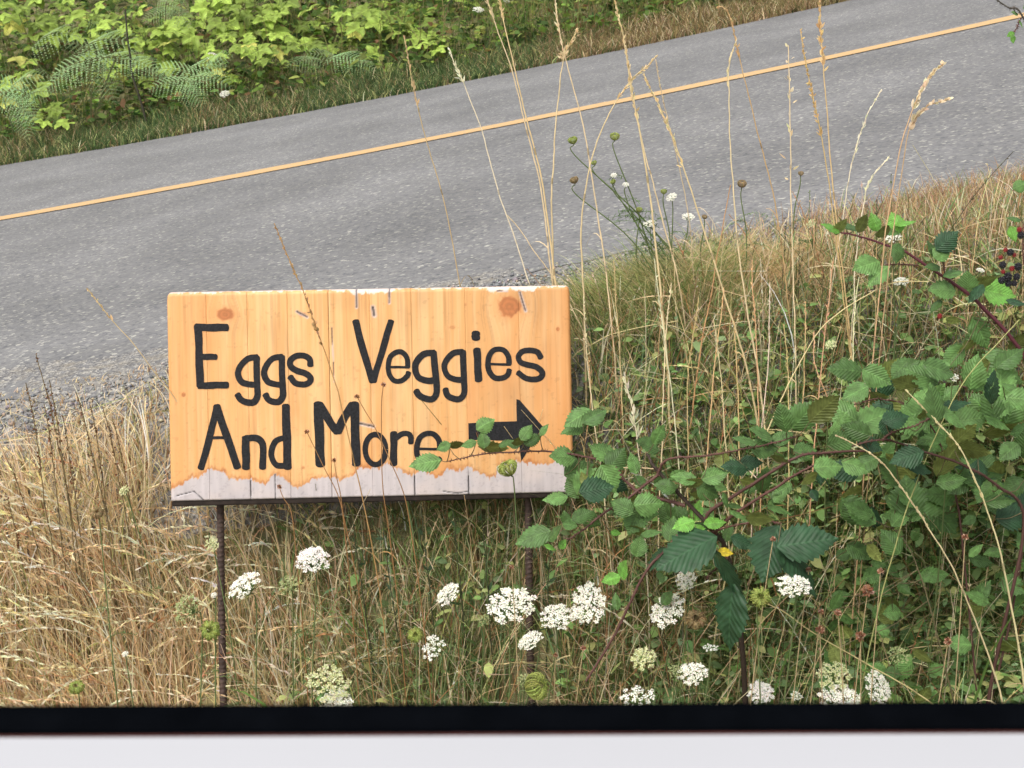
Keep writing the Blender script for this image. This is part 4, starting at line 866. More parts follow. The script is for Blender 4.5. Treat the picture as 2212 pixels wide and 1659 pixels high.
# ------------------------------------------------------------------ tall straw stalks
def down_to_ground(P):
    """continue a path (tip first, root last) to the ground"""
    p = P[-1].copy(); d = P[-1] - P[-2]; d = d / np.linalg.norm(d); out = []
    for _ in range(60):
        d = d * .92 + np.array([0, 0, -1]) * .08; d /= np.linalg.norm(d); p = p + d * .04; out.append(p.copy())
        if p[2] < float(ground(p[0], p[1])) - .02: break
    return np.vstack([P, out])
def stalk(label, pts, Y, col, seed, head=.25, dens=50, ln=.014, wd=.0032, spread=.22, r0=.0022, r1=.0008, group='tall dry grass stalks behind the sign', wisp=.004, leaf=True, headcol=None, name='grass_stalk'):
    R = rs(seed + 300); P = catmull([at(u_, v_, Y) for u_, v_ in pts], 8); nvis = len(P)
    P = down_to_ground(P)[::-1]; base = P[0].copy(); base[2] = float(ground(base[0], base[1]))
    root = thing(name, label, 'grass stalk', base, group); r0 *= 1.25; r1 *= 1.3; wd *= 1.2
    n = len(P); sl_ = np.linalg.norm(np.diff(P, axis=0), axis=1); cum = np.concatenate([[0], np.cumsum(sl_)]) / sl_.sum()
    ss = np.linspace(0, 1, 70); P = np.stack([np.interp(ss, cum, P[:, i]) for i in range(3)], 1)
    col = np.array(col)
    P = P + (np.cumsum(R.normal(0, .0005, P.shape), 0)) * np.array([1, 1, .3])
    a_ = Acc(); gm = np.interp(ss, [0, .25, 1], [.75, 1, 1.02])[:, None] * col; tube(a_, P, np.interp(ss, [0, 1], [r0, r1]), gm, 5)
    for kx in (.35, .6):                         # nodes
        i = int(kx * 70); tube(a_, P[i:i + 2] , (r0 + r1) * .62, col * .55, 5)
    if leaf:                                     # a dry leaf peeling off a node
        i = int(R.uniform(.25, .5) * 70); d = np.array([R.choice([-1, 1]) * R.uniform(.3, .9), R.normal(0, .3), .8]); L = R.uniform(.05, .12); tt = np.linspace(0, 1, 7)
        Q = P[i][None] + d[None] * (tt * L)[:, None]; Q[:, 2] -= L * 1.1 * tt ** 2.4
        ribbons(a_, Q[None], np.array([[.5, .8, .2]]), (.004 * (1 - tt ** 2) + .0005)[None], np.repeat(col[None, None] * .95, 7, 1))
    link('stem', a_.mesh('stem', M_STEM, base), root)
    if dens:
        a_ = Acc(); hc = np.array(headcol if headcol is not None else col * 1.2)
        nh = max(6, int(70 * head)); plume(a_, R, P[-nh:], 0, dens, ln, wd, spread, lambda k: pal(R, k, [(1, tuple(np.clip(hc, 0, .8)))], .14), wisp)
        link('seed_head', a_.mesh('seed_head', M_GRASS, base), root)
    return root
ST = (.70, .55, .34); SG = (.66, .47, .24); SP = (.58, .36, .2); SW2 = (.76, .66, .48)
stalk('faint tan stalk with a knobbly seed head, leftmost above the sign', [(872, 78), (879, 120), (890, 186), (902, 240), (920, 304), (950, 403), (975, 510), (992, 608)], 3.2, (.5, .37, .2), 1, .20, 44, .016, r0=.0012)
stalk('pale stalk with a slim zigzag seed head at the green verge', [(977, 105), (990, 140), (1011, 183), (1047, 281), (1084, 418), (1115, 510), (1148, 612)], 3.2, SW2, 2, .12, 40, .014, r0=.0015)
stalk('short bent straw crossing from the zigzag stalk to the upright pair', [(1099, 464), (1125, 495), (1150, 535), (1194, 597)], 3.22, ST, 3, .1, 0, r0=.0014)
stalk('left one of two parallel stalks leaving the picture top left of centre', [(1052, -60), (1057, 0), (1085, 80), (1110, 148), (1137, 259), (1171, 403), (1194, 608)], 3.24, ST, 4, .14, 46, r0=.002)
stalk('right one of two parallel stalks leaving the picture top left of centre', [(1080, -70), (1084, 0), (1100, 80), (1116, 152), (1137, 247), (1173, 403), (1198, 608)], 3.18, (.66, .5, .27), 5, .14, 46, r0=.0024)
stalk('upright stalk with a curled fluffy seed head over the far verge', [(1241, 62), (1232, 85), (1220, 105), (1211, 133), (1198, 266), (1190, 456), (1195, 608)], 3.2, (.66, .52, .30), 6, .10, 60, .012, .003, .4, r0=.0024, wisp=.012)
stalk('stalk leaning left whose top crosses the curled seed head', [(1190, -60), (1196, 0), (1207, 70), (1220, 125), (1251, 243), (1274, 361), (1295, 500), (1312, 624)], 3.16, ST, 7, .2, 50, r0=.0018)
stalk('stout stalk with a long feathery head above the yellow line centre', [(1322, -40), (1331, 0), (1340, 40), (1350, 84), (1369, 198), (1392, 316), (1412, 460), (1430, 624)], 3.1, (.66, .52, .29), 8, .30, 90, .016, .004, .25, r0=.0028)
stalk('thin twin of the stout stalk standing just right of it', [(1352, 100), (1362, 170), (1380, 260), (1398, 340), (1420, 430), (1455, 560), (1470, 640)], 3.25, ST, 9, .2, 36, r0=.0018)
stalk('long arching straw bending right with its tip over the line', [(1416, 118), (1395, 140), (1361, 171), (1328, 220), (1300, 274), (1275, 345), (1262, 411), (1253, 494), (1258, 624)], 3.14, (.64, .5, .28), 10, .16, 60, .014, .003, .3, r0=.0022)
stalk('stalk with a bristly head leaning left, right of the arch', [(1395, 158), (1412, 195), (1430, 228), (1475, 342), (1513, 456), (1540, 540), (1566, 624), (1590, 700)], 3.05, (.66, .52, .29), 11, .22, 80, .015, .0035, .25, r0=.0026)
stalk('hair thin stalk left of the bristly headed one', [(1412, 130), (1425, 200), (1450, 300), (1472, 400), (1490, 500), (1500, 600)], 3.3, (.55, .43, .27), 12, .25, 30, .01, r0=.001)
stalk('golden stalk with a hooked drooping tip at the far road edge', [(1553, 16), (1562, 12), (1576, 24), (1586, 60), (1597, 110), (1612, 179), (1635, 270), (1656, 349), (1676, 445)], 3.2, (.5, .33, .16), 13, .18, 50, .012, r0=.0014)
stalk('pale stalk with a bare top standing under the hooked tip', [(1594, 85), (1582, 120), (1576, 155), (1576, 238), (1580, 320), (1586, 397), (1598, 530), (1616, 659), (1630, 740)], 3.05, (.68, .55, .33), 14, .12, 22, r0=.0022)
stalk('reddish straw leaning right to left below the hooked tip', [(1582, 400), (1570, 460), (1555, 540), (1540, 620), (1525, 700)], 3.1, (.48, .27, .13), 15, .1, 0, r0=.0018)
stalk('straight oat stalk with loose hanging grains', [(1709, 95), (1710, 150), (1711, 198), (1711, 300), (1710, 397), (1712, 520), (1715, 635), (1718, 740)], 3.08, ST, 16, .32, 22, .018, .004, .5, r0=.0016, wisp=.018)
stalk('golden bottle brush stalk crossing the line, left of a tall one', [(1729, 62), (1735, 110), (1742, 150), (1751, 191), (1760, 235), (1783, 357), (1800, 480), (1818, 615), (1830, 700)], 3.1, (.56, .40, .18), 17, .26, 110, .011, .003, .45, r0=.0016, wisp=.004)
stalk('tall stalk with a plump grain head reaching the picture top', [(1776, -40), (1777, 0), (1779, 50), (1781, 91), (1795, 258), (1814, 476), (1834, 655), (1842, 740)], 3.06, (.62, .44, .22), 18, .18, 70, .016, .0045, .35, r0=.0018)
stalk('short pale plume leaning right over the road', [(1908, 195), (1893, 220), (1878, 246), (1868, 275), (1854, 310), (1838, 370), (1826, 437)], 3.25, SW2, 19, .35, 44, .014, r0=.001)
stalk('small nodding plume just above the left bramble leaves', [(1926, 339), (1910, 357), (1894, 377), (1880, 405), (1874, 437), (1862, 496), (1850, 600), (1846, 659)], 3.15, SW2, 20, .22, 44, .013, r0=.0014)
stalk('cocksfoot stalk with two fat tan heads at the right', [(2038, 137), (2020, 150), (2002, 172), (1992, 190), (1965, 254), (1941, 337), (1914, 492), (1905, 580), (1898, 659), (1885, 800)], 2.85, (.56, .36, .2), 21, .08, 60, .017, .0062, .26, r0=.0016, wisp=.003, headcol=(.82, .68, .48))
stalk('side branch of the cocksfoot ending in a fat tan head', [(2058, 213), (2040, 219), (2022, 223), (2006, 233), (1985, 255), (1970, 285), (1962, 330)], 2.86, (.54, .36, .2), 22, .07, 44, .016, .006, .26, r0=.0009, wisp=.003, headcol=(.80, .66, .46))
stalk('reed with a tan head standing before the sign between Eggs and Veggies', [(586, 482), (595, 505), (605, 530), (618, 560), (634, 600), (648, 626), (716, 824), (742, 940), (775, 1072)], 2.85, (.42, .25, .1), 23, .22, 80, .010, .0042, .35, r0=.0013, group='reed before the sign', headcol=(.5, .33, .17))
stalk('thin stalk with small tan head left of the sign', [(190, 626), (205, 645), (240, 690), (290, 745), (330, 800), (362, 838)], 3.0, (.52, .4, .22), 24, .1, 26, .009, .004, .35, r0=.0009, group='stalk left of the sign')
stalk('pale feathered stalk falling to the right at the lower right', [(1952, 845), (1985, 878), (2030, 925), (2071, 973), (2105, 1050), (2139, 1145), (2170, 1260), (2193, 1372)], 2.5, (.62, .54, .30), 25, .3, 80, .012, .003, .15, r0=.0026, group='stalks before the thicket')
stalk('pale feathered stalk starting among the dark bramble leaves', [(1802, 941), (1850, 965), (1890, 990), (1925, 1027), (1985, 1110), (2048, 1209), (2090, 1300), (2120, 1372)], 2.48, (.58, .48, .28), 26, .28, 70, .012, .003, .15, r0=.0022, group='stalks before the thicket')
stalk('green stem rising leftward through the thicket at the right edge', [(2200, 690), (2150, 745), (2100, 800), (2060, 860), (2030, 920)], 2.6, (.36, .36, .14), 27, .1, 0, r0=.0014, group='stalks before the thicket', leaf=False)
stalk('straw curved like a bow above the thicket', [(1745, 760), (1770, 720), (1800, 690), (1850, 655), (1930, 615), (2010, 612)][::-1], 2.9, (.6, .5, .26), 28, .1, 0, r0=.002, group='stalks before the thicket', leaf=False)
stalk('straw from the right side of the sign leaning up right', [(1466, 695), (1400, 705), (1330, 720), (1275, 745), (1245, 765), (1225, 800)], 3.2, (.6, .5, .26), 29, .1, 0, r0=.0014, group='stalks before the thicket', leaf=False)
stalk('fallen straw running down right from the pale green seed nest', [(1642, 1296), (1690, 1318), (1750, 1362), (1850, 1420), (1960, 1480)], 2.45, (.5, .42, .2), 30, .1, 0, r0=.0016, group='stalks before the thicket', leaf=False)
stalk('oat stem with white drooping spikelets just right of the sign', [(1352, 815), (1358, 840), (1372, 900), (1385, 980), (1395, 1100)], 2.9, SW2, 31, .2, 26, .028, .005, .3, r0=.0012, group='stalks before the thicket')
R_ = rs(91)
# more straw stems right of the sign, each one standing alone
more = [(1265, 640, 1300, 1000), (1330, 560, 1345, 900), (1500, 640, 1480, 980), (1530, 690, 1560, 950), (1590, 700, 1600, 960), (1660, 610, 1640, 960), (1690, 700, 1700, 900), (1745, 650, 1735, 880), (1760, 720, 1790, 860), (1860, 600, 1850, 850), (1625, 560, 1640, 860), (1450, 610, 1430, 900), (1275, 770, 1262, 960), (1560, 620, 1530, 900), (1410, 560, 1450, 860), (1800, 560, 1775, 800)]
where = ['nearest the sign edge', 'behind the leaves beside the sign', 'below the bristly headed one', 'in the gap above the dark leaves', 'slanting over the tussocks', 'rising from the thicket centre', 'short upright above the thicket', 'between two pale straws', 'with a broken top', 'under the upper bramble leaves', 'over the green tussock crest', 'left of the tussock crest', 'beside the sign corner', 'crossing a reddish straw', 'fine and leaning left', 'at the tawny grass edge']
for i, (u0, v0, u1, v1) in enumerate(more):
    um = (u0 + u1) / 2 + R_.uniform(-12, 12); stalk('straw stem %s' % where[i], [(u0, v0), (um, (v0 + v1) / 2), (u1, v1)], R_.uniform(2.9, 3.1), pal(R_, 1, [(2, ST), (2, SG), (1, SW2), (1, SP)], .1)[0], 60 + i, .22, 24, .011, .0026, .3, r0=.0017, group='straw stems right of the sign')
# bare brown-headed stems at the left by the gravel
left_st = [(75, 765, 110, 900), (110, 820, 135, 960), (160, 845, 195, 960), (195, 870, 210, 960), (55, 830, 80, 960), (225, 880, 250, 985), (20, 1000, 60, 1120), (130, 900, 150, 1010), (245, 900, 270, 1000), (100, 870, 120, 1000), (15, 1075, 40, 1180)]
lw = ['tallest', 'second tallest', 'forked', 'slim', 'leftmost upper', 'rightmost', 'low left', 'middle', 'near the sign', 'leafy', 'lowest']
for i, (u0, v0, u1, v1) in enumerate(left_st):
    stalk('dark brown seeded stem before the gravel, the %s one' % lw[i], [(u0, v0), ((u0 + u1) / 2 + 2, (v0 + v1) / 2), (u1, v1)], 3.02, (.16, .12, .06), 100 + i, .3, 34, .007, .0045, .6, r0=.0016, group='brown stems by the gravel', headcol=(.17, .07, .035), leaf=False)

# ------------------------------------------------------------------ wild carrot
def umbel_mesh(kind, seed):
    """unit radius flower head facing +Z, centre at origin; returns (petals mesh, rays mesh)"""
    R = rs(seed); a_ = Acc(); b_ = Acc()
    if kind == 'open': n, cup, colr = 56, .16, [(1, (.86, .84, .74))]
    elif kind == 'dome': n, cup, colr = 70, .5, [(1, (.84, .80, .75))]
    elif kind == 'sparse': n, cup, colr = 22, .1, [(1, (.85, .85, .76))]
    elif kind == 'cream': n, cup, colr = 40, .3, [(2, (.60, .62, .32)), (1, (.75, .74, .5))]
    elif kind == 'bud': n, cup, colr = 34, .6, [(2, (.30, .36, .15)), (1, (.5, .52, .28))]
    elif kind in ('nest', 'brownnest'): n, cup, colr = 46, -1, [(1, (.36, .42, .11))] if kind == 'nest' else [(1, (.36, .26, .13))]
    if cup >= 0:
        rr = np.sqrt((np.arange(n) + .5) / n); aa = np.arange(n) * 2.39996 + R.normal(0, .12, n); rr = np.clip(rr + R.normal(0, .035, n), .03, 1.06)
        C3 = np.stack([rr * np.cos(aa), rr * np.sin(aa), cup * (1 - rr ** 2) - .12 * (kind == 'open') * rr ** 3 + R.normal(0, .03, n)], 1)
        if kind == 'open': C3[:, 0] *= 1 + .1 * np.sin(seed); C3[:, 1] *= 1 - .1 * np.sin(seed)
        rootp = np.array([0, 0, -.62])
        for c in C3:
            us = R.uniform(.10, .15) if kind != 'sparse' else R.uniform(.11, .17); m_ = 13 if kind != 'bud' else 9
            for q in range(m_):
                r1 = us * math.sqrt((q + .5) / m_) * 1.15; a1 = q * 2.4 + R.rand(); ctr = c + np.array([r1 * math.cos(a1), r1 * math.sin(a1), R.uniform(-.03, .05)])
                f = R.uniform(.032, .056); nn = np.array([R.normal(0, .35), R.normal(0, .35), 1]); nn /= np.linalg.norm(nn); t1 = np.cross(nn, [0, 1, 0]); t1 /= np.linalg.norm(t1); t2 = np.cross(nn, t1)
                aa5 = np.linspace(0, 2 * np.pi, 6)[:5] + R.rand() * 6; rim = ctr + f * (np.cos(aa5)[:, None] * t1 + np.sin(aa5)[:, None] * t2) * R.uniform(.8, 1.2, (5, 1)) - nn * .012
                a_.add(np.vstack([ctr + nn * .01, rim]), np.array([[0, i + 1, (i + 1) % 5 + 1] for i in range(5)]), pal(R, 1, colr, .06)[0])
            mid = rootp * .45 + c * .55 + np.array([c[0] * .15, c[1] * .15, -.1])
            tube(b_, [rootp, mid, c - np.array([0, 0, .03])], [.018, .014, .012], pal(R, 1, [(1, (.16, .24, .08))], .15)[0], 3)
        for q in range(9):                        # bracts
            a1 = q * .7 + R.rand() * .2; d = np.array([math.cos(a1), math.sin(a1), -.15]); tt = np.linspace(0, 1, 4)[:, None]
            P = rootp + d * tt * .5 + np.array([0, 0, -.25]) * tt ** 2; tube(b_, P, [.014, .012, .01, .004], (.14, .2, .07), 3)
    else:                                         # a closed bird's nest: rays curl up and in, hollow in the middle
        for q in range(n):
            a1 = q * 2.39996; sc = R.uniform(.75, 1.0); d = np.array([math.cos(a1), math.sin(a1), 0]); c0 = pal(R, 1, colr, .16)[0]
            P = catmull(np.array([[0, 0, -.9], d * .55 * sc + [0, 0, -.65], d * .98 * sc + [0, 0, -.1], d * .82 * sc + [0, 0, .38 * sc], d * .42 * sc + [0, 0, .45 * sc]]), 3)
            tube(b_, P, np.linspace(.03, .045, len(P)), c0 * .8, 4)
            for e in range(12):
                i = R.randint(len(P) // 2, len(P)); ctr = P[i] + R.normal(0, .06, 3); a_.add(ctr + oct_ * R.uniform(.035, .06), of, c0 * R.uniform(.75, 1.35))
    return a_.mesh('flower_head', M_PETAL), b_.mesh('flower_rays', M_STEM)
UM = {k: [umbel_mesh(k, s + 40) for s in range(nv)] for k, nv in (('open', 4), ('dome', 2), ('sparse', 2), ('cream', 2), ('bud', 2), ('nest', 2), ('brownnest', 1))}
def carrot(label, u_, v_, rpx, kind, Y, tilt, toward, seed, foot=None, stemcol=(.12, .16, .06), cat='wild carrot flower', group='wild carrot flowers', squash=1.0, name='wild_carrot', flat=1.0):
    """tilt: lean of the head's axis in the picture plane (deg, + = leans left); toward: how much it faces the camera (0..1)"""
    R = rs(seed + 900); p = at(u_, v_, Y); r = rpx * .92 * ((p - CAM) @ FWD) / FPX
    tl = math.radians(tilt); ax = np.array([-math.sin(tl), 0, math.cos(tl)]) * (1 - toward * .5) + np.array([0, -1, 0]) * toward; ax /= np.linalg.norm(ax)
    q = Vector(ax).to_track_quat('Z', 'Y')
    fx, fY = foot if foot else (R.uniform(-.06, .06), R.uniform(-.03, .08)); bx_ = p[0] + fx; by = p[1] + fY; base = np.array([bx_, by, float(ground(bx_, by)) - .01])
    root = thing(name, label, cat, base, group)
    neck = p - ax * r * (.6 if 'nest' not in kind else .88) ; H = neck[2] - base[2]
    P = catmull([neck, neck - ax * r * .7 - np.array([0, 0, .02]), base * .45 + neck * .55 + np.array([R.normal(0, .01), 0, 0]), base], 6)
    a_ = Acc(); tube(a_, P, np.linspace(.0011, .0019, len(P)), stemcol, 5)
    # a few feathery stem leaves
    for _ in range(3):
        i = R.randint(len(P) // 2, len(P) - 2); dd = np.array([R.choice([-1, 1]) * R.uniform(.5, 1), R.normal(0, .4), .45]); L = R.uniform(.04, .08); tt = np.linspace(0, 1, 6)
        Q = P[i] + dd * (tt * L)[:, None]; Q[:, 2] -= L * .5 * tt ** 2; tube(a_, Q, np.linspace(.0008, .0003, 6), (.1, .16, .05), 3)
        nn = 22; k = R.randint(1, 6, nn); D = R.normal(0, 1, (nn, 3)); D /= np.linalg.norm(D, axis=1)[:, None]; spikelets(a_, R, Q[k], D, R.uniform(.006, .014, nn), np.full(nn, .0016), pal(R, nn, [(1, (.1, .17, .055))], .2))
    link('stem', a_.mesh('stem', M_STEM, base), root)
    mp, mr = UM[kind][seed % len(UM[kind])]
    M = Matrix.Translation(Vector(p - base)) @ q.to_matrix().to_4x4() @ Matrix.Rotation(seed * 1.7, 4, 'Z') @ Matrix.Diagonal((r, r * squash, r * flat, 1))
    h = link('flower_head', mp, root); h.matrix_local = M
    h2 = link('flower_rays', mr, root); h2.matrix_local = M.copy()
    return root
cl = [
    ('large domed white flower head under the word And, right of the left post', 676, 1210, 38, 'dome', 2.72, 4, .42),
    ('white flower head drooping to the left beside the left post', 526, 1262, 42, 'open', 2.70, 28, .25),
    ('small slanted white flower head left of the right post', 967, 1282, 29, 'open', 2.75, 28, .35),
    ('loose white flower head low in the middle between the posts', 935, 1398, 32, 'sparse', 2.68, 38, .5),
    ('broad white flower head partly before the right post', 1103, 1304, 54, 'open', 2.70, -2, .42),
    ('flat topped white flower head touching its steep neighbour', 1205, 1330, 40, 'open', 2.68, 0, .35),
    ('steeply tilted white flower head right of the right post', 1270, 1302, 46, 'open', 2.66, 40, .6),
    ('narrow white flower head slanting just under the broad one', 1145, 1382, 30, 'open', 2.64, 32, .25),
    ('white and green flower head left of the brown nest', 1440, 1318, 40, 'open', 2.62, 30, .55),
    ('small upright white flower head above the white and green one', 1481, 1252, 24, 'open', 2.62, 38, .7),
    ('flat white flower head before the big dark bramble leaf', 1713, 1262, 41, 'open', 2.36, 12, .2),
    ('white flower head cut by the seal below the creamy one', 726, 1516, 40, 'open', 2.55, -4, .3),
    ('ragged creamy green flower head above the seal left of centre', 710, 1478, 52, 'cream', 2.57, -24, .4),
    ('sparse white flower head at the seal, right of centre', 1378, 1508, 40, 'sparse', 2.52, 5, .35),
    ('white flower head slanting beside a small closed one', 1495, 1453, 35, 'open', 2.54, 24, .3),
    ('pale greenish white flower head low right of the centre', 1390, 1422, 30, 'cream', 2.6, 24, .5),
    ('round white flower head on the seal, left of a pair', 1643, 1496, 30, 'dome', 2.5, 2, .4),
    ('wide white flower head on the seal under a creamy one', 1815, 1508, 48, 'open', 2.48, 4, .3),
    ('white flower head tipped right on the seal at the lower right', 1898, 1484, 40, 'open', 2.47, -38, .5),
    ('creamy flower head with red specks at the lower right', 1800, 1460, 38, 'cream', 2.52, 10, .5),
    ('tiny white flower head in front of the lowest dark leaf', 1535, 1400, 18, 'sparse', 2.38, 0, .1),
    ('tiny pale green sprig of flowers on the seal', 1720, 1503, 15, 'sparse', 2.48, 0, .3),
    ('yellow green curled seed nest before the left post', 455, 1362, 25, 'nest', 2.66, 5, .8),
    ('tall greenish flower head tipped left of the left post', 404, 1315, 37, 'bud', 2.68, 42, .5),
    ('dull green flower head below the large dome', 626, 1264, 27, 'bud', 2.85, 5, .5),
    ('small green seed nest above the loose white head', 898, 1372, 19, 'nest', 2.72, 0, .9),
    ('little green bud left of the broad white head', 1046, 1340, 15, 'bud', 2.74, 0, .5),
    ('pale green seed nest with dark centre beside the flat white head', 1642, 1290, 25, 'nest', 2.36, 0, .9),
    ('brown dried seed nest before the lowest dark leaf', 1503, 1338, 26, 'brownnest', 2.56, 0, .8),
    ('light green curled flower head at the seal in the middle', 1160, 1482, 34, 'nest', 2.58, -60, .3),
    ('small green bud touching the curled head in the middle', 1132, 1470, 17, 'bud', 2.6, 0, .5),
    ('pale round closed head at the lower right', 1940, 1418, 26, 'bud', 2.56, 0, .5),
    ('green round seed nest low in the golden grass', 165, 1485, 19, 'nest', 2.58, 0, .4),
    ('small pale flower head just left of the left post top', 458, 1176, 17, 'cream', 2.9, 10, .8),
    ('small closed olive head left of the slanting white one', 1458, 1450, 17, 'bud', 2.53, 0, .5),
    ('green cup shaped seed head hanging before the sign bottom', 1096, 1010, 25, 'nest', 2.76, 25, .1),
    ('white flower head behind the upper bramble cane', 1930, 512, 20, 'open', 3.05, 10, .3),
    ('white flower head below the upper bramble leaves', 1946, 607, 18, 'open', 3.05, 10, .3),
    ('dark olive withered flower head in the golden grass', 210, 1108, 17, 'brownnest', 2.85, 0, .5),
    ('faint pale flower head above the golden grass', 268, 1060, 14, 'cream', 3.0, 30, .5),
    ('small white speck of flower left of the left post', 462, 1285, 8, 'open', 2.8, 10, .4),
    ('small white flower speck low in the golden grass', 270, 1412, 8, 'open', 2.7, 10, .4),
    ('small pale flower before the road edge grass', 1752, 483, 12, 'cream', 3.3, 40, .5),
    ('small cream flower in the middle grass right of the sign', 1795, 745, 14, 'cream', 2.95, 30, .5),
    ('small white flower near the right edge beside the berries', 2118, 583, 9, 'open', 3.0, 0, .4),
    ('tiny white flower low at the right edge of the thicket', 2060, 815, 14, 'sparse', 2.75, 0, .4),
]
for i, c in enumerate(cl): carrot(*c, i)
# carrot plant against the road
cr = [
    ('green closed seed nest highest against the road', 1237, 302, 12, 'nest', 3.35, 20, .2, (.34, .02)),
    ('pale green open nest right of the highest one', 1328, 294, 12, 'nest', 3.35, 0, .4, (.13, .02)),
    ('small green bud on the leaning stem below the highest nest', 1283, 351, 7, 'nest', 3.35, 30, .2, (.27, .02)),
    ('small green bud halfway down the leaning stem', 1324, 392, 7, 'nest', 3.35, 30, .2, (.2, .02)),
    ('small white flower touching the halfway bud', 1326, 378, 8, 'open', 3.35, 0, .5, (.2, .02)),
    ('small white flower right of the halfway bud', 1352, 398, 8, 'open', 3.35, 0, .5, (.15, .02)),
    ('brown withered flower head left of the leaning stem', 1240, 388, 11, 'brownnest', 3.3, 20, .2, (.25, .02)),
    ('small green bud above the right white flower', 1434, 413, 8, 'nest', 3.35, 0, .2, (.02, .02)),
    ('white flower on the road side, upper right of the group', 1450, 425, 14, 'open', 3.35, 20, .4, (.0, .02)),
    ('white flower on the road side, lower right of the group', 1487, 467, 15, 'open', 3.35, 0, .4, (.0, .02)),
    ('white flower low in the group behind a straw', 1402, 482, 14, 'open', 3.35, 20, .4, (.02, .02)),
    ('small green bud low in the group against the road', 1381, 452, 8, 'nest', 3.35, 0, .2, (.02, .02)),
    ('olive seed nest beside the pale bare stalk', 1603, 396, 12, 'brownnest', 3.3, 0, .3, (.02, .02)),
    ('tiny olive seed nest against the road between two stalks', 1730, 374, 7, 'brownnest', 3.4, 0, .3, (.0, .02)),
    ('tiny brown seed nest by the lower white road flower', 1522, 468, 7, 'brownnest', 3.35, 0, .3, (.0, .02)),
]
for i, c in enumerate(cr): carrot(*c[:8], 200 + i, foot=c[8], group='wild carrot heads against the road')
# white flowers on the far hillside
for i, c in enumerate([('white flower head among ferns on the far verge, lower one', 485, 202, 12, 'open', 10.9, 0, .5), ('white flower head among yellow green leaves, upper left', 455, 119, 12, 'open', 11.6, 0, .5), ('white flower head on the far hillside near the top centre', 1033, 20, 12, 'open', 11.8, 0, .5), ('faint white flower head between the two left hillside ones', 478, 140, 7, 'cream', 11.4, 0, .5), ('tiny white flower at the top edge of the hillside', 1095, 2, 8, 'sparse', 12.2, 0, .5), ('small yellowish flower head at the left of the hillside', 63, 165, 7, 'cream', 11.6, 0, .5)]):
    carrot(*c, 300 + i, foot=(0, .05), group='white flowers across the road')

# ------------------------------------------------------------------ dried clover heads and small budded stems
def dried(label, u_, v_, rpx, Y, seed, stem=None, col=(.42, .22, .13), group='dried clover heads'):
    cy_ = group == 'dried clover heads'; R = rs(seed + 1500); p = at(u_, v_, Y); r = rpx * Y / FPX
    P = catmull([p] + ([at(a1, b1, Y) for a1, b1 in stem] if stem else [p + np.array([R.normal(0, .006), 0, -.08])]), 6); P = down_to_ground(P)
    base = P[-1].copy(); base[2] = float(ground(base[0], base[1])); root = thing('dried_flower', label, 'dried flower', base, group)
    a_ = Acc(); tube(a_, P, np.linspace(.0009, .0013, len(P)), (np.array([.45, .34, .19]) if cy_ else np.array(col) * .8), 4); link('stem', a_.mesh('stem', M_STEM, base), root)
    a_ = Acc(); n = 60; th_ = np.arccos(R.uniform(-.7, 1, n)); ph_ = R.uniform(0, 6.28, n); D = np.stack([np.cos(ph_) * np.sin(th_), np.sin(ph_) * np.sin(th_), np.cos(th_)], 1)
    spikelets(a_, R, p + D * r * .25, D, np.full(n, r * .85), np.full(n, r * .5), pal(R, n, [(2, col), (1, (.62, .42, .32)), (1, (.25, .1, .06))], .2)); link('flower_head', a_.mesh('flower_head', M_GRASS, base), root)
for i, (u_, v_, r_, l_) in enumerate([(1773, 1322, 8, 'upper left one of a pair'), (1810, 1324, 9, 'upper right one of a pair'), (1771, 1360, 11, 'on the fallen straw'), (1859, 1375, 13, 'curled one by the tall brown stem'), (1874, 1277, 15, 'largest and palest one'), (1670, 1165, 7, 'before the big dark leaf'), (1747, 1231, 7, 'above the flat white flower'), (2085, 1160, 8, 'high at the right'), (2048, 1386, 10, 'low at the right'), (1902, 1234, 8, 'above the largest one'),
                                      (1200, 1415, 6, 'right of the right post, low'), (1260, 1400, 7, 'among the flowers right of the right post'), (1105, 1225, 6, 'left of the right post, high')]):
    dried('dried pinkish brown clover head, %s' % l_, u_, v_, r_, 2.42 if u_ > 1500 else 2.66, i)
for i, (pts, l_) in enumerate([([(663, 933), (700, 1010), (731, 1072), (750, 1150)], 'before the letter d'), ([(722, 994), (727, 1030), (736, 1072), (745, 1150)], 'before the left foot of M'), ([(828, 831), (824, 880), (826, 1039), (838, 1130)], 'before the word Veggies'), ([(771, 857), (790, 890), (811, 926), (845, 1000), (874, 1072), (890, 1160)], 'over the right peak of M'), ([(603, 1052), (612, 1075), (630, 1110), (640, 1200)], 'at the grey bottom of the board')]):
    dried('thin brown stem with a small bud %s' % l_, pts[0][0], pts[0][1], 6, 2.82, 40 + i, pts[1:], (.42, .22, .09), 'budded stems before the sign')

# ------------------------------------------------------------------ tall dark weed stems under the sign
for i, (u0, v0, u1, v1, l_) in enumerate([(905, 1095, 940, 1390, 'left of the middle'), (1040, 1090, 1060, 1330, 'left of the right post'), (830, 1100, 870, 1400, 'right of the large dome'), (760, 1105, 800, 1420, 'in the middle of the sign'), (975, 1100, 1000, 1380, 'in the middle, slanting right'), (1195, 1180, 1185, 1400, 'right of the right post')]):
    stalk('dark green weed stem under the board, %s' % l_, [(u0, v0), ((u0 + u1) / 2, (v0 + v1) / 2), (u1, v1)], 2.92, (.055, .06, .03), 150 + i, .6, 10, .03, .006, .9, r0=.0018, group='dark weed stems under the sign', leaf=False, headcol=(.05, .09, .04), name='weed_stem')

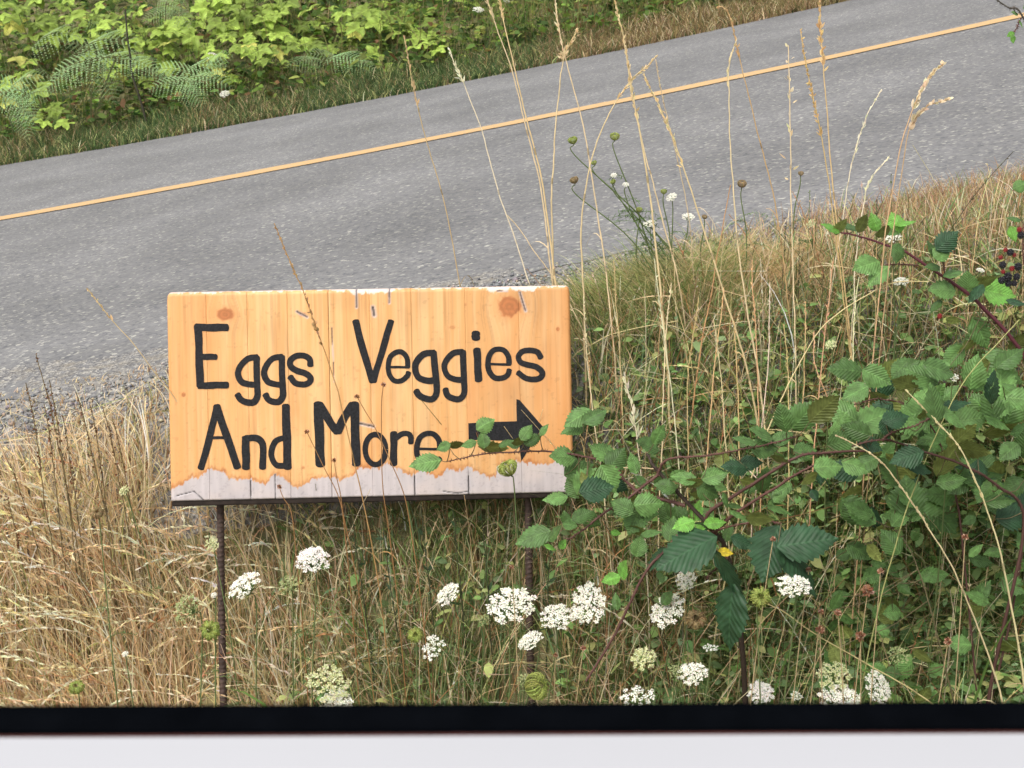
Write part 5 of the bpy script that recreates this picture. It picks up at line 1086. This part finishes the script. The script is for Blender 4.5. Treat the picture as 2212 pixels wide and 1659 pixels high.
# ------------------------------------------------------------------ broad green grass leaves at the lower right
R_ = rs(95)
for i, (u_, v_, L, bd, dr, l_) in enumerate([(1935, 1500, 210, .5, 1, 'tall arched'), (1985, 1510, 150, .9, 1, 'short arched'), (2060, 1510, 140, .9, 1, 'right arched'), (1640, 1420, 130, .2, 1, 'upright beside the lowest dark leaf'), (2000, 1500, 260, .6, -1, 'long leftward'), (2140, 1500, 160, .8, -1, 'low curved at the right'), (2090, 1420, 330, .35, 1, 'long one reaching the thicket'), (2190, 1510, 120, .7, 1, 'short at the right edge'), (700, 1490, 210, .5, -1, 'dull one near the creamy flower')]):
    p = at(u_, v_, 2.6); base = np.array([p[0], 2.6, float(ground(p[0], 2.6))]); H = L / FPX * 2.6 + (p[2] - base[2]); t_ = np.linspace(0, 1, 12)
    P = base + np.outer(t_ ** 2.2, [dr * bd * H * .55, -.04, 0]); P[:, 2] += H * (t_ - bd * .45 * t_ ** 4); a_ = Acc()
    ribbons(a_, P[None], np.array([[.8, .5, .1]]), (.010 * np.sin(np.pi * (t_ * .85 + .15)) ** .6 + .0006)[None], (np.array([.16, .27, .07])[None, None] * np.ones((1, 12, 1)) * R_.uniform(.8, 1.2)))
    o = link('grass_leaf', a_.mesh('grass_leaf', M_GRASS, base), label='broad fresh green grass leaf, %s' % l_, category='grass leaf', group='broad grass leaves at the lower right'); o.location = base

# ------------------------------------------------------------------ plants across the road
def lobed_leaf(name, m, seed):
    R = rs(seed); n = 30; a1 = np.linspace(-np.pi * .86, np.pi * .86, n)
    rad = .5 * (.80 + .20 * np.cos(a1 * 5 / 1.0 * .98)) * (1 - .18 * (np.abs(a1) / np.pi)) * (1 + .07 * np.where(np.arange(n) % 2, 1, -1)) * (1 + R.normal(0, .03, n))
    rim = np.stack([.34 + rad * np.cos(a1), rad * np.sin(a1) * 1.1, .10 * np.abs(np.sin(a1 * 2.5)) - .28 * rad ** 2], 1)
    mid = np.stack([.34 + rad * .55 * np.cos(a1), rad * .55 * np.sin(a1) * 1.1, .05 * np.abs(np.sin(a1 * 2.5)) + 0 * rad], 1)
    V = np.vstack([[[.2, 0, -.02]], mid, rim]); i = np.arange(n - 1)
    return mesh_np(name, V, [np.stack([i * 0, 1 + i, 2 + i], -1), np.stack([1 + i, 1 + n + i, 2 + n + i, 2 + i], -1)], m)
TM = [lobed_leaf('leaf', M_THIM, s) for s in range(3)]; TY = [lobed_leaf('leaf', M_THIMY, s + 5) for s in range(2)]
def thimble(label, cu, cv, Y, su, sv, n, yel, size, seed, group='leafy bushes across the road'):
    R = rs(seed + 700); c = at(cu, cv, Y); base = np.array([c[0], Y + .1, float(ground(c[0], Y + .1))]); root = thing('thimbleberry_bush', label, 'bush', base, group)
    a_ = Acc()
    for k in range(n):
        gu, gv = cu + R.normal(0, su), cv + R.normal(0, sv); y_ = Y + R.uniform(-.35, .45) - (gv - cv) / sv * .12; p = at(gu, gv, y_)
        g0 = float(ground(p[0], p[1]))
        if p[2] < g0 + .06: p[2] = g0 + R.uniform(.08, .2)
        ph = R.uniform(-math.pi, math.pi); d = np.array([math.cos(ph), -abs(math.sin(ph)) * .7 - .2, R.uniform(-.55, .1)]); nr_ = np.array([R.normal(0, .3), -R.uniform(.2, 1.0), R.uniform(.55, 1.1)])
        L = size * 1.4 * R.uniform(.6, 1.25); place_leaf(root, base, p, d, nr_, L, None, R, 'leaf', TY if R.rand() < yel * .22 else TM)
        if k % 3 == 0: tube(a_, catmull([base + np.array([R.normal(0, .06), R.normal(0, .05), 0]), (base + p) / 2 + np.array([0, 0, .08]), p], 4), .003, (.13, .13, .05), 3)
    link('stems', a_.mesh('stems', M_STEM, base), root)
thimble('yellow green bush in the top left corner', 60, 25, 12.6, 65, 30, 26, .15, .17, 1)
thimble('bright leaves hanging at the left edge above the fern', 25, 150, 11.9, 35, 35, 18, .45, .15, 2)
thimble('bush with mottled leaves between the fern and the top edge', 190, 60, 12.3, 60, 28, 26, .3, .15, 3)
thimble('yellowing bush right of the dark stem', 330, 65, 12.2, 50, 32, 26, .6, .15, 4)
thimble('yellow green leaves around the upper white flower', 420, 115, 11.7, 60, 26, 32, .6, .13, 5)
thimble('large leaved green bush at the top left of centre', 500, 25, 12.4, 60, 26, 30, .1, .18, 6)
thimble('green bush at the top between two dark gaps', 640, 35, 12.3, 60, 28, 30, .15, .16, 7)
thimble('soft yellowish leaves low in front of the green bushes', 590, 105, 11.6, 65, 24, 30, .5, .12, 8)
thimble('vivid green bush left of the zigzag stalk', 790, 55, 12.0, 55, 34, 34, .08, .15, 9)
thimble('vivid green leaves near the far road edge, top centre', 900, 95, 11.5, 50, 28, 26, .08, .13, 10)
thimble('green bush at the top edge above the road verge', 920, 18, 12.6, 60, 18, 22, .15, .14, 11)
thimble('small maple shaped seedlings near the lower left verge', 120, 240, 11.0, 22, 10, 8, .2, .14, 12)
thimble('pale leaves in the middle of the left hillside', 300, 150, 11.6, 45, 22, 20, .55, .11, 13)
# bracken ferns
def frond_mesh(seed):
    R = rs(seed); a_ = Acc(); n = 15; t_ = np.linspace(0, 1, n); S_ = np.stack([t_, .04 * np.sin(t_ * 3), .25 * np.sin(t_ * 2.2) - .18 * t_ ** 2], 1); c = np.array([.27, .40, .18])
    tube(a_, S_, np.linspace(.008, .003, n), (.16, .17, .07), 3)
    for i in range(2, n):
        L = .36 * np.sin(np.pi * (t_[i] * .86 + .16)) ** .8
        for s in (-1, 1):
            d = np.array([.45, s, -.12]); d /= np.linalg.norm(d); m_ = 9; tt = (np.arange(m_) + .5) / m_; P0 = S_[i] + d * (tt * L)[:, None]; P0[:, 2] -= .25 * L * tt ** 2
            for q in (-1, 1):
                dd = np.array([1, -s * .0, 0]) * q + d * .35; dd /= np.linalg.norm(dd); ll = .024 * (L / .36) ** .5 * (1 - .7 * tt); PP = P0[:, None] + dd * (ll[:, None] * np.array([0, .5, 1.])[None])[..., None]
                ribbons(a_, PP, np.tile(d, (m_, 1)), (L / m_ * .55) * np.array([1, .8, .15])[None] * np.ones((m_, 1)), np.tile(c * R.uniform(.85, 1.2), (m_, 3, 1)))
    return a_.mesh('frond', M_FERN)
M_FERN = plant_mat('fern_frond', .6, .25, .25)
FM = [frond_mesh(s) for s in range(3)]
def fern(label, cu, cv, Y, fr, seed):
    R = rs(seed + 800); c = at(cu, cv, Y); base = np.array([c[0], Y, float(ground(c[0], Y))]); root = thing('bracken_fern', label, 'fern', base, 'bracken ferns across the road')
    a_ = Acc()
    for (fu, fv, ang, ln_) in fr:
        p = at(fu, fv, Y - R.uniform(0, .2)); L = ln_ / FPX * Y; an_ = math.radians(ang); d = np.array([math.cos(an_), R.uniform(-.5, -.1), math.sin(an_)]); st = p - d / np.linalg.norm(d) * L * .5
        place_leaf(root, base, st, d, (R.normal(0, .15), -.65, .75), L, None, R, 'frond', FM)
        tube(a_, catmull([base, base * .5 + st * .5 + np.array([0, 0, .05]), st], 4), .004, (.12, .13, .05), 3)
    link('stalks', a_.mesh('stalks', M_STEM, base), root)
fern('large bracken fern in the middle of the left hillside', 190, 190, 11.2, [(120, 100, 12, 150), (230, 115, 8, 170), (180, 150, 200, 150), (260, 145, -10, 140), (150, 170, 215, 120), (220, 180, -60, 110), (300, 150, -20, 110), (190, 120, 150, 130)], 1)
fern('blue green fern at the left edge near the road', 30, 230, 10.9, [(30, 200, 150, 120), (60, 190, 20, 120), (40, 240, -40, 110), (10, 215, 200, 120), (85, 215, 10, 100), (50, 265, -70, 90)], 2)
fern('feathery fern left of the lower white flower', 400, 190, 11.1, [(390, 165, 170, 130), (440, 160, 10, 130), (380, 190, 190, 120), (450, 185, -10, 120), (470, 150, 30, 110), (410, 210, -40, 90), (350, 170, 160, 90)], 3)
fern('small fern near the top, left of centre', 350, 25, 12.2, [(370, 20, -20, 90), (345, 35, 200, 80), (385, 40, -50, 80), (215, 70, -40, 80)], 4)
fern('pale fern at the middle of the far verge', 720, 135, 11.3, [(700, 130, 170, 100), (745, 140, -5, 110), (780, 150, -20, 90), (660, 140, 190, 90)], 5)
# dark bare stem on the hillside
stalk('dark bare stem standing before the left hillside bushes', [(272, 20), (276, 80), (282, 120), (286, 160), (300, 205)], 11.0, (.05, .045, .03), 180, .1, 0, r0=.009, r1=.005, group='dark stem across the road', leaf=False, name='weed_stem')
